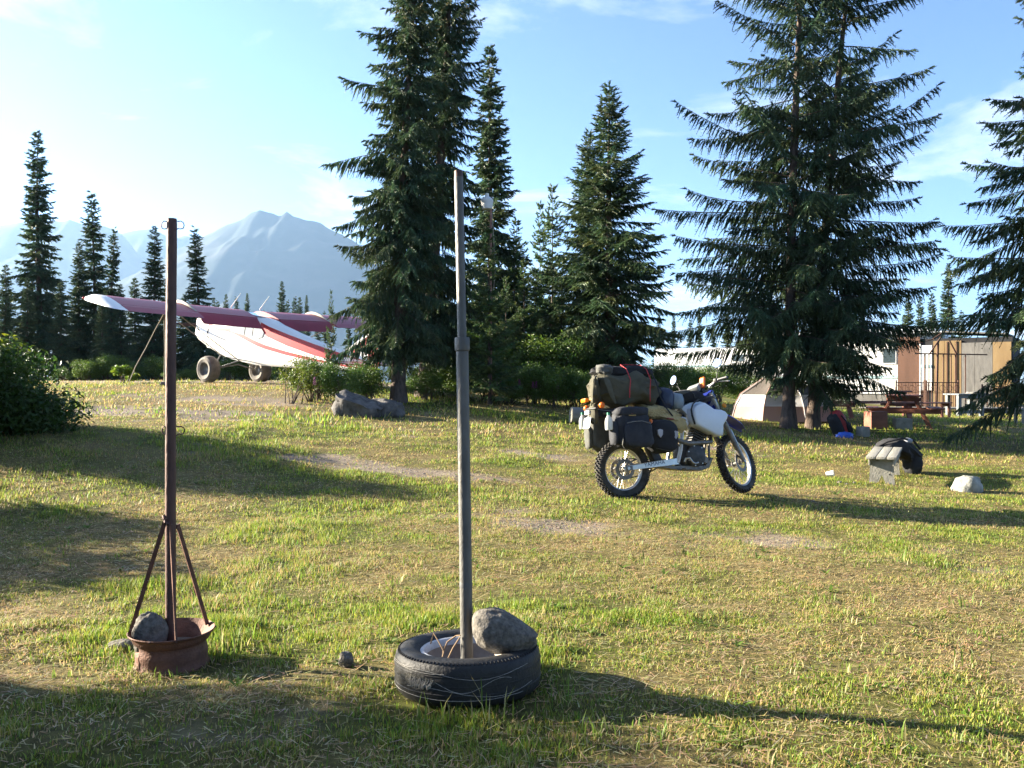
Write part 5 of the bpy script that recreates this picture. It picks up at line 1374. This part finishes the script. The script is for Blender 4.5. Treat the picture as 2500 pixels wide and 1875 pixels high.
# windows
MB().add([(.46, .33, 1.80), (.46, -.33, 1.80), (.10, -.36, 2.07), (.10, .36, 2.07)], [(0, 1, 2, 3)]).build('windshield', M_SKYL, pl)
MB().add([(-.25, .27, 2.105), (-.25, -.27, 2.105), (-.98, -.25, 2.10), (-1.02, .0, 2.10), (-.98, .25, 2.10)], [(0, 1, 2, 3, 4)]).build('skylight', M_SKYL, pl)
M_WIN = mat('hazy_side_glass', (.33, .36, .38), .15, spec=.7)
for s in (-1, 1):
    MB().add([(-.72, s * .397, 1.52), (-.72, s * .397, 1.86), (-1.02, s * .396, 1.86), (-1.02, s * .396, 1.52)], [(0, 1, 2, 3)]).build('side_window', M_WIN, pl)
    MB().add([(-1.05, s * .396, 1.50), (-1.05, s * .395, 1.86), (-1.30, s * .392, 1.86), (-1.48, s * .385, 1.72), (-1.45, s * .386, 1.58), (-1.30, s * .390, 1.50)], [(0, 1, 2, 3, 4, 5)]).build('side_window', M_WIN, pl)
    MB().add([(-.05, s * .398, 1.5), (-.05, s * .398, 1.88), (-.68, s * .398, 1.88), (-.68, s * .398, 1.5)], [(0, 1, 2, 3)]).build('side_window', M_WIN, pl)
# wings
UP = [(0, 0), (.015, .030), (.05, .056), (.12, .086), (.22, .107), (.34, .115), (.48, .104), (.62, .082), (.75, .056)]
LO = [(.75, -.006), (.6, -.016), (.4, -.022), (.2, -.026), (.08, -.024), (.02, -.016)]
CH = 1.58; LE = .06; WZ = 2.0
HS = 4.80
def wp(c, t, y):
    return (LE - c * CH, y, WZ + t * CH + abs(y) * .018 - c * .03)
for s in (-1, 1):
    ys = [.37, .8, 1.3, 1.8, 2.3, 2.8, 3.3, 3.8, 4.2, 4.45]
    prof = UP + LO; n = len(prof)
    mb = MB()
    for k, y in enumerate(ys):
        sag = -.006 if k % 2 else 0
        mb.v += [wp(c, t + (sag if .05 < c < .7 and t > 0 else 0), s * y) for c, t in prof]
    for i in range(len(ys) - 1):
        for j in range(n):
            mb.f.append((i * n + j, i * n + (j + 1) % n, (i + 1) * n + (j + 1) % n, (i + 1) * n + j)); mb.m.append(0)
    mb.f += [tuple(range(n)), tuple((len(ys) - 1) * n + j for j in range(n))]; mb.m += [0, 0]
    wg = mb.build('wing', M_PRW, pl, smooth=50)
    # rounded white tip
    full = UP + [(.9, .022), (1.0, .002)] + [(.9, -.004)] + LO[0:]
    n2 = len(full); mb = MB()
    for y, kc, c0 in [(4.45, 1.0, 0.0), (4.62, .97, .02), (4.74, .86, .07), (4.80, .62, .16)]:
        mb.v += [wp(c0 + c * kc, t * (1 if y < 4.7 else .75 if y < 4.78 else .3), s * y) for c, t in full]
    for i in range(3):
        for j in range(n2):
            mb.f.append((i * n2 + j, i * n2 + (j + 1) % n2, (i + 1) * n2 + (j + 1) % n2, (i + 1) * n2 + j)); mb.m.append(0)
    mb.f.append(tuple(3 * n2 + j for j in range(n2))); mb.m.append(0)
    tipm = mb.build('wing_tip', M_PW, wg, smooth=50)
    MB().blob(wp(.12, .02, s * 4.80), (.035, .03, .025), (1, 1), 12, 8).build('position_light', M_PR, tipm)
    # flap (lowered) and aileron
    def surf(name, y0, y1, defl, c0=.763, c1=1.0, m=M_PRW):
        mb = MB(); hx, _, hz = wp(c0, .02, 0); P2 = [(0, .034), (.03, .040), (.10, .028), (.237, .002), (.10, -.014), (0, -.018)]
        ca, sa_ = math.cos(defl), math.sin(defl)
        for y in (y0, (y0 + y1) / 2, y1):
            for c, t in P2:
                X = -c * CH; Z = t * CH
                mb.v.append((hx + X * ca + -Z * sa_ * -1 * 0 - 0, s * y, hz + abs(y) * .018 + Z * ca + X * sa_ ))
        for i in range(2):
            for j in range(6):
                mb.f.append((i * 6 + j, i * 6 + (j + 1) % 6, (i + 1) * 6 + (j + 1) % 6, (i + 1) * 6 + j)); mb.m.append(0)
        mb.f += [tuple(range(6)), tuple(12 + j for j in range(6))]; mb.m += [0, 0]
        return mb.build(name, m, wg, smooth=40)
    surf('flap', .41, 2.30, R(34)); surf('aileron', 2.33, 4.44, R(8))
    # arched stall fence
    yf = 2.32 if True else 0
    mb = MB(); arc = [(c, t) for c, t in UP]
    for w in (-.035, .035):
        mb.v += [Vector(wp(c, t, s * (yf + w))) + Vector((0, 0, .006)) for c, t in arc]
        mb.v += [Vector(wp(c, t, s * (yf + w * .4))) + Vector((0, 0, .07 * math.sin(PI * min(1, c / .75) ** .6) + .012)) for c, t in arc]
    na = len(arc)
    for i in range(na - 1):
        mb.f += [(i, i + 1, na + i + 1, na + i), (2 * na + i, 2 * na + i + 1, 3 * na + i + 1, 3 * na + i), (na + i, na + i + 1, 3 * na + i + 1, 3 * na + i)]; mb.m += [0] * 3
    mb.build('wing_fence', M_TAN, wg, smooth=40)
    # fuel cap and antenna
    MB().lathe([(0, .02), (.035, .02), (.04, 0)], 12, Vector(wp(.1, .08, s * .95)) + Vector((0, 0, -.005))).build('fuel_cap', M_PDK, wg)
    a = Vector(wp(.12, .085, s * .50)); MB().tube([a, a + Vector((.04, 0, .05)), a + Vector((-.30, 0, .50))], [.018, .012, .006], 6).build('antenna', M_PW, wg)
    # struts
    for (x0, c) in ((.18, .16), (-.62, .62)):
        q = Vector(wp(c, -.02, s * 2.75))
        MB().tube([(x0, s * .36, .74), q], .026, 8, flat=.45).build('wing_strut', M_TUBE, pl)
    MB().bar((-.2, s * 1.55, 1.32), (-.28, s * 1.6, 1.98), .012, .02).build('jury_strut', M_TUBE, pl)
    # main gear
    wy = s * .90
    MB().tube([(.30, s * .33, .76), (.05, s * .72, .40)], .022, 8).build('gear_leg', M_TUBE, pl)
    MB().tube([(-.55, s * .33, .74), (.02, s * .72, .38)], .020, 8).build('gear_leg', M_TUBE, pl)
    MB().tube([(-.1, 0, .55), (.04, s * .70, .39)], .016, 8).build('gear_shock', M_TUBE, pl)
    wh = MB().lathe([(.155, -.10), (.20, -.155), (.28, -.175), (.34, -.145), (.372, -.075), (.378, 0), (.372, .075), (.34, .145), (.28, .175), (.20, .155), (.155, .10)], 44, (0, wy, .376), 'y', closed=True).build('tyre', M_BT, pl)
    MB().lathe([(0, .06), (.05, .06), (.06, .03), (.10, .02), (.16, .06), (.165, .10), (.155, .10), (.15, -.10), (.16, -.1), (.10, -.02), (.06, -.05), (.0, -.06)], 28, (0, wy, .376), 'y').build('hub', M_TUBE, wh)
    # tailplane
    st = MB().prism([(-4.45, 0), (-4.75, s * .85), (-5.0, s * 1.25), (-5.12, s * 1.3), (-5.12, 0)], 1.585, 1.625, 'z').build('stabilizer', M_PW, pl)
    MB().prism([(-5.14, 0.06 * s), (-5.14, s * 1.3), (-5.35, s * 1.25), (-5.52, s * .9), (-5.55, s * .3), (-5.40, s * .1)], 1.59, 1.62, 'z').build('elevator', M_PR, st)
    MB().tube([(-4.9, s * .75, 1.62), (-4.95, 0, 2.2)], .008, 5).build('tail_wire', M_TUBE, pl)
    MB().tube([(-4.9, s * .75, 1.58), (-4.9, s * .06, 1.33)], .008, 5).build('tail_wire', M_TUBE, pl)
fin = MB().prism([(-4.15, 1.70), (-4.45, 1.86), (-4.75, 2.12), (-5.0, 2.33), (-5.14, 2.38), (-5.14, 1.64)], -.022, .022, 'y').build('fin', M_PW, pl)
MB().prism([(-5.16, 2.39), (-5.34, 2.37), (-5.52, 2.2), (-5.60, 1.9), (-5.56, 1.6), (-5.40, 1.42), (-5.16, 1.37)], -.02, .02, 'y').build('rudder', M_PR, pl)
MB().prism([(-4.55, 1.73), (-4.75, 1.75), (-5.13, 2.12), (-5.13, 2.32), (-5.02, 2.25), (-4.72, 1.93)], -.0245, .0245, 'y').build('fin_stripe', M_PR, fin)
MB().tube([(-5.1, 0, 1.36), (-5.3, 0, 1.22), (-5.42, 0, 1.18)], .02, 8).build('tail_spring', M_TUBE, pl)
MB().lathe([(0, -.05), (.10, -.05), (.13, -.02), (.13, .02), (.10, .05), (0, .05)], 20, (-5.42, 0, 1.16), 'y').build('tail_wheel', M_PDK, pl)
# tie-down ropes from the left wing
M_ROPE = mat('pale_rope', (.36, .32, .25), .9, scale=60)
bpy.context.view_layer.update()
a = PL @ Vector(wp(.55, -.02, 3.05))
def rope(label, pts, r=.011):
    b0 = min(pts, key=lambda p: p.z)
    o = thing('tie_down_rope', label, 'rope', b0)
    MB().tube([p - b0 for p in pts], r, 6).build('line', M_ROPE, o)
    return o
e1 = Vector((a.x + .02, a.y - .05, G(a.x, a.y) - .02))
o = rope('rope hanging straight from the wing to the ground', [a, (a + e1) / 2 + Vector((.02, 0, 0)), e1])
MB().blob((0, 0, .03), (.10, .10, .07), (.8, .8), 16, 10, .2, 2, 3).build('ground_anchor', M_ROCKG, o)
e2 = Vector((a.x - 1.0, a.y + .2, a.z - 1.72))
o = rope('slack rope slanting from the wing towards the weeds', [a + Vector((0, 0, -.05)), a + Vector((-.22, 0, -.45)), a + Vector((-.48, .05, -.92)), a + Vector((-.76, .1, -1.38)), Vector((a.x - 1.0, a.y + .2, G(a.x - 1.0, a.y + .2) + .02))], .011)
# ================================================================ grass
M_GRASS = mat('grass_blades', (1, 1, 1), .55, var=.0, spec=.25, trans=.42, attr=True)
def grass(seed):
    g = np.random.default_rng(seed)
    Vs = []; Ts = []; Cs = []; off = 0
    def add(n, y0, y1, hmin, hmax, w, segs, fall):
        nonlocal off
        u = g.random(n); y = (y0 ** fall + u * (y1 ** fall - y0 ** fall)) ** (1 / fall)
        half = y * .66 + .6
        x = (g.random(n) * 2 - 1) * half
        bare = bare_mask(x, y); dry = dry_mask(x, y)
        cl = fbm(x * 4.5, y * 4.5, 77, 3)
        tuft = fbm(x * .9, y * .9, 88, 3)
        cf = fbm(x * 9.0, y * 9.0, 123, 3)
        keep = (g.random(n) > bare * .86) & (g.random(n) < .22 + .78 * sstep(.36, .56, .5 * cl + .5 * cf))
        # keep clear of wheels' and posts' insides
        for (cx, cy, r) in [(-.198, 3.97, .30), (-1.737, 4.5, .17)]:
            keep &= (x - cx) ** 2 + (y - cy) ** 2 > r * r
        x, y, dry, cl, tuft, bare = (a[keep] for a in (x, y, dry, cl, tuft, bare)); m = len(x)
        z = gz(x, y) - .006
        lush = np.clip((tuft - .5) * 3.2 + (.45 - dry) * .8, 0, 1) * sstep(2.0, -1.5, x) + np.exp(-((x + 1.7) ** 2 + (y - 4.7) ** 2) / .35) * .8
        h = (hmin + (hmax - hmin) * g.random(m) ** 1.6) * (.35 + 1.35 * cl) * (1 + .8 * lush) * (1 - .4 * dry)
        az = g.random(m) * 2 * PI; ln = g.uniform(.15, 1.0, m) * (.6 + .8 * dry)
        dx = np.cos(az); dy = np.sin(az)
        wd = w * g.uniform(.6, 1.4, m)
        px_, py_ = -dy * wd / 2, dx * wd / 2
        base = np.c_[x, y, z]
        tip = base + np.c_[dx * h * ln, dy * h * ln, h]
        # colour
        isdry = g.random(m) < np.clip(dry * .85 + .06, 0, 1)
        green = np.c_[g.uniform(.12, .22, m), g.uniform(.20, .31, m), g.uniform(.018, .04, m)]
        yg = np.c_[g.uniform(.26, .38, m), g.uniform(.30, .40, m), g.uniform(.04, .08, m)]
        straw = np.c_[g.uniform(.34, .52, m), g.uniform(.27, .41, m), g.uniform(.11, .19, m)]
        k = g.random(m)[:, None]
        c = np.where(k < .55, green, yg); c = np.where(isdry[:, None], straw, c)
        c = c * g.uniform(.8, 1.15, m)[:, None]
        if segs == 1:
            V = np.stack([base - np.c_[px_, py_, 0 * px_], base + np.c_[px_, py_, 0 * px_], tip], 1).reshape(-1, 3)
            T = np.arange(3 * m).reshape(-1, 3); nv = 3
        else:
            mid = base + np.c_[dx * h * ln * .32, dy * h * ln * .32, h * .6]
            tip[:, 2] -= h * .18 * ln
            pm = np.c_[px_, py_, 0 * px_]
            V = np.stack([base - pm, base + pm, mid - pm * .8, mid + pm * .8, tip], 1).reshape(-1, 3)
            i5 = np.arange(m) * 5
            T = np.r_[np.c_[i5, i5 + 1, i5 + 3], np.c_[i5, i5 + 3, i5 + 2], np.c_[i5 + 2, i5 + 3, i5 + 4]]; nv = 5
        Vs.append(V); Ts.append(T + off); Cs.append(np.repeat(c, nv, 0)); off += len(V)
    add(200000, 2.3, 5.2, .012, .036, .0040, 2, 1.2)
    add(250000, 4.8, 8.5, .014, .040, .0056, 1, 1.3)
    add(190000, 8.2, 15, .018, .05, .0095, 1, 1.3)
    add(120000, 14.5, 34, .03, .09, .022, 1, 1.2)
    return np.concatenate(Vs), np.concatenate(Ts), np.concatenate(Cs)
_v, _t, _c = grass(5)
go = bpy.data.objects.new('grass', np_mesh('grass', _v, _t, M_GRASS, _c)); link(go); tag(go, 'short patchy green and straw-coloured grass', kind='stuff')

# lying straw and clippings
def straw(seed, n):
    g = np.random.default_rng(seed)
    y = (2.3 ** 1.2 + g.random(n) * (11 ** 1.2 - 2.3 ** 1.2)) ** (1 / 1.2); x = (g.random(n) * 2 - 1) * (y * .64 + .5)
    k = g.random(n) < .25 + .75 * dry_mask(x, y); x = x[k]; y = y[k]; n = len(x)
    z = gz(x, y) + g.uniform(.006, .022, n); a = g.random(n) * 2 * PI; l = g.uniform(.02, .075, n); w = g.uniform(.0012, .0024, n) * (1 + y * .12)
    d = np.c_[np.cos(a) * l, np.sin(a) * l, g.normal(0, .12, n) * l]; p = np.c_[-np.sin(a) * w, np.cos(a) * w, 0 * w]
    b0 = np.c_[x, y, z]
    V = np.stack([b0 - p, b0 + p, b0 + d + p * .4, b0 + d - p * .4], 1).reshape(-1, 3); i = np.arange(n) * 4
    T = np.r_[np.c_[i, i + 1, i + 2], np.c_[i, i + 2, i + 3]]
    c = np.c_[g.uniform(.40, .62, n), g.uniform(.31, .48, n), g.uniform(.16, .27, n)]
    return V, T, np.repeat(c, 4, 0)
_v, _t, _c = straw(9, 62000)
so = bpy.data.objects.new('straw_litter', np_mesh('straw_litter', _v, _t, M_GRASS, _c)); link(so); tag(so, 'dry grass clippings scattered over the lawn', kind='stuff')

# broad-leaved weeds and taller tufts
def weeds(seed):
    g = np.random.default_rng(seed); V = []; T = []; C = []; off = 0
    def leaf(b0, az, L, W, rise, col, n=4):
        nonlocal off
        dx, dy = math.cos(az), math.sin(az); vs = []
        for i in range(n + 1):
            t = i / n; wv = W * math.sin(PI * min(1, t * .85 + .12)) ** .8 * (1 - t * .3) * (0.15 if i == n else 1)
            r = L * t; z = rise * L * math.sin(t * 1.9) 
            vs += [(b0[0] + dx * r - dy * wv, b0[1] + dy * r + dx * wv, b0[2] + z), (b0[0] + dx * r + dy * wv, b0[1] + dy * r - dx * wv, b0[2] + z)]
        for i in range(n):
            a = off + i * 2; T.append((a, a + 1, a + 3)); T.append((a, a + 3, a + 2))
        V.extend(vs); C.extend([col] * len(vs)); off += len(vs)
    for i in range(420):
        y = (2.5 ** 1.3 + g.random() * (12 ** 1.3 - 2.5 ** 1.3)) ** (1 / 1.3); x = g.uniform(-1, 1) * (y * .62 + .3)
        if bare_mask(np.array(x), np.array(y)) > .6: continue
        if (x + .2) ** 2 + (y - 3.97) ** 2 < .14 or (x + 1.74) ** 2 + (y - 4.5) ** 2 < .05: continue
        z = G(x, y); k = int(g.integers(4, 9)); s = g.uniform(.018, .05) * (1 + .04 * y); b_ = g.uniform(.7, 1.2)
        for j in range(k):
            leaf((x, y, z), g.random() * 6.28, s * g.uniform(.7, 1.3), s * .14, g.uniform(.15, .6), (.12 * b_, .20 * b_, .03 * b_))
    # long blades beside the tyre, the rim and at random
    spots = [(-.30, 3.58, 10, .13), (-.12, 3.57, 6, .14), (.0, 3.58, 8, .12), (-.38, 3.62, 8, .09), (.22, 3.75, 10, .12), (-1.62, 4.72, 26, .13), (-1.50, 4.55, 20, .11), (-1.95, 4.62, 20, .11), (-1.90, 4.38, 16, .10), (-1.70, 4.26, 8, .07), (-1.45, 4.7, 22, .14), (-1.2, 4.6, 16, .09), (-.75, 3.1, 10, .12), (-.65, 2.95, 8, .12), (.35, 3.4, 12, .09), (.55, 3.3, 10, .08), (2.0, 3.05, 8, .06), (.30, 2.9, 14, .09)]
    for _ in range(170):
        y = g.uniform(2.6, 9.5); spots.append((g.uniform(-1, 1) * y * .6, y, int(g.integers(5, 14)), g.uniform(.035, .075)))
    for (x, y, k, h) in spots:
        if bare_mask(np.array(x), np.array(y)) > .75: continue
        if (x + .2) ** 2 + (y - 3.97) ** 2 < .12: continue
        for j in range(k):
            xx = x + g.normal(0, .05); yy = y + g.normal(0, .05)
            if (xx + .2) ** 2 + (yy - 3.97) ** 2 < .118 or (xx + 1.74) ** 2 + (yy - 4.5) ** 2 < .037: continue
            b_ = g.uniform(.7, 1.25); hh = h * g.uniform(.6, 1.3)
            az = g.random() * 6.28; ln = g.uniform(.1, .6); z = G(xx, yy) - .01; wv = .0016 + .00035 * y
            col = (.15 * b_, .23 * b_, .035 * b_) if g.random() < .75 else (.40 * b_, .34 * b_, .15 * b_)
            dx, dy = math.cos(az), math.sin(az)
            V.extend([(xx - dy * wv, yy + dx * wv, z), (xx + dy * wv, yy - dx * wv, z), (xx + dx * hh * ln * .3 - dy * wv, yy + dy * hh * ln * .3 + dx * wv, z + hh * .6), (xx + dx * hh * ln * .3 + dy * wv, yy + dy * hh * ln * .3 - dx * wv, z + hh * .6), (xx + dx * hh * ln, yy + dy * hh * ln, z + hh)])
            T.extend([(off, off + 1, off + 3), (off, off + 3, off + 2), (off + 2, off + 3, off + 4)]); C.extend([col] * 5); off += 5
    return np.array(V), np.array(T), np.array(C)
_v, _t, _c = weeds(12)
wo_ = bpy.data.objects.new('weeds', np_mesh('weeds', _v, _t, M_GRASS, _c)); link(wo_); tag(wo_, 'broad-leaved weeds and longer tufts in the lawn', kind='stuff')

# pebbles on the bare ground
def gravel(seed, n):
    g = np.random.default_rng(seed)
    y = (2.4 ** 1.1 + g.random(n) * (17 ** 1.1 - 2.4 ** 1.1)) ** (1 / 1.1); x = (g.random(n) * 2 - 1) * (y * .62 + .3)
    k = g.random(n) < bare_mask(x, y) ** 1.5; x = x[k]; y = y[k]; n = len(x)
    r = g.uniform(.004, .013, n) * (1 + .05 * y); z = gz(x, y) - .012
    oc = np.array([(1, 0, 0), (0, 1, 0), (-1, 0, 0), (0, -1, 0), (0, 0, .8), (0, 0, -.5)], float)
    th = g.random(n) * 6.28; ct, s_ = np.cos(th), np.sin(th)
    O = oc[None] * r[:, None, None] * g.uniform(.6, 1.3, (n, 6, 1))
    Xr = O[..., 0] * ct[:, None] - O[..., 1] * s_[:, None]; Yr = O[..., 0] * s_[:, None] + O[..., 1] * ct[:, None]
    V = (np.stack([Xr, Yr, O[..., 2]], -1) + np.c_[x, y, z][:, None, :]).reshape(-1, 3)
    f = np.array([(0, 1, 4), (1, 2, 4), (2, 3, 4), (3, 0, 4)]); T = (np.arange(n)[:, None, None] * 6 + f[None]).reshape(-1, 3)
    c = np.repeat(g.uniform(.5, 1.3, (n, 1)) * np.array([1, .96, .92]), 6, 0)
    return V, T, c
_v, _t, _c = gravel(4, 26000)
M_PEB = mat('gravel_pebbles', (.20, .18, .16), .9, scale=20, attr=True)
gr = bpy.data.objects.new('gravel', np_mesh('gravel', _v, _t, M_PEB, _c)); link(gr); tag(gr, 'small pebbles on the bare patches of ground', kind='stuff')

# fireweed with pink flower heads in the undergrowth
M_PINK = mat('pink_petals', (.26, .05, .19), .7, trans=.3)
fm = MB(); fl = MB()
for i in range(9):
    a = i * 2.4; fm.add([(0, 0, .1 * i), (.16 * math.cos(a), .16 * math.sin(a), .1 * i + .06), (.05 * math.cos(a + .5), .05 * math.sin(a + .5), .1 * i + .05)], [(0, 1, 2)])
fm.tube([(0, 0, 0), (.02, 0, .5), (.0, .02, 1.1)], [.012, .009, .005], 5)
for i in range(16):
    a = i * 2.4; z = .92 + i * .02; fl.blob((.045 * math.cos(a) * (1.2 - i * .05), .045 * math.sin(a) * (1.2 - i * .05), z), (.025, .025, .016), (1, 1), 6, 4)
fmm = fm.mesh('stalk', M_LEAF, 0); flm = fl.mesh('flower_head', M_PINK, 0)
_cl = fmm.color_attributes.new('Col', 'FLOAT_COLOR', 'POINT'); _cl.data.foreach_set('color', np.ones(len(fmm.vertices) * 4, np.float32))
for (px, dd) in [(1212, 20.5), (1222, 20.9), (1268, 21.0), (1301, 20.6), (1309, 20.8), (1361, 21.1), (768, 18.0)]:
    o = thing('fireweed', 'pink-flowered fireweed stalk at the edge of the undergrowth', 'flower', on_ground(px, dd), (0, 0, px), 'fireweed stalks at the undergrowth edge')
    o.scale = (.5, .5, .5)
    link(bpy.data.objects.new('stalk', fmm), o); link(bpy.data.objects.new('flower_head', flm), o)
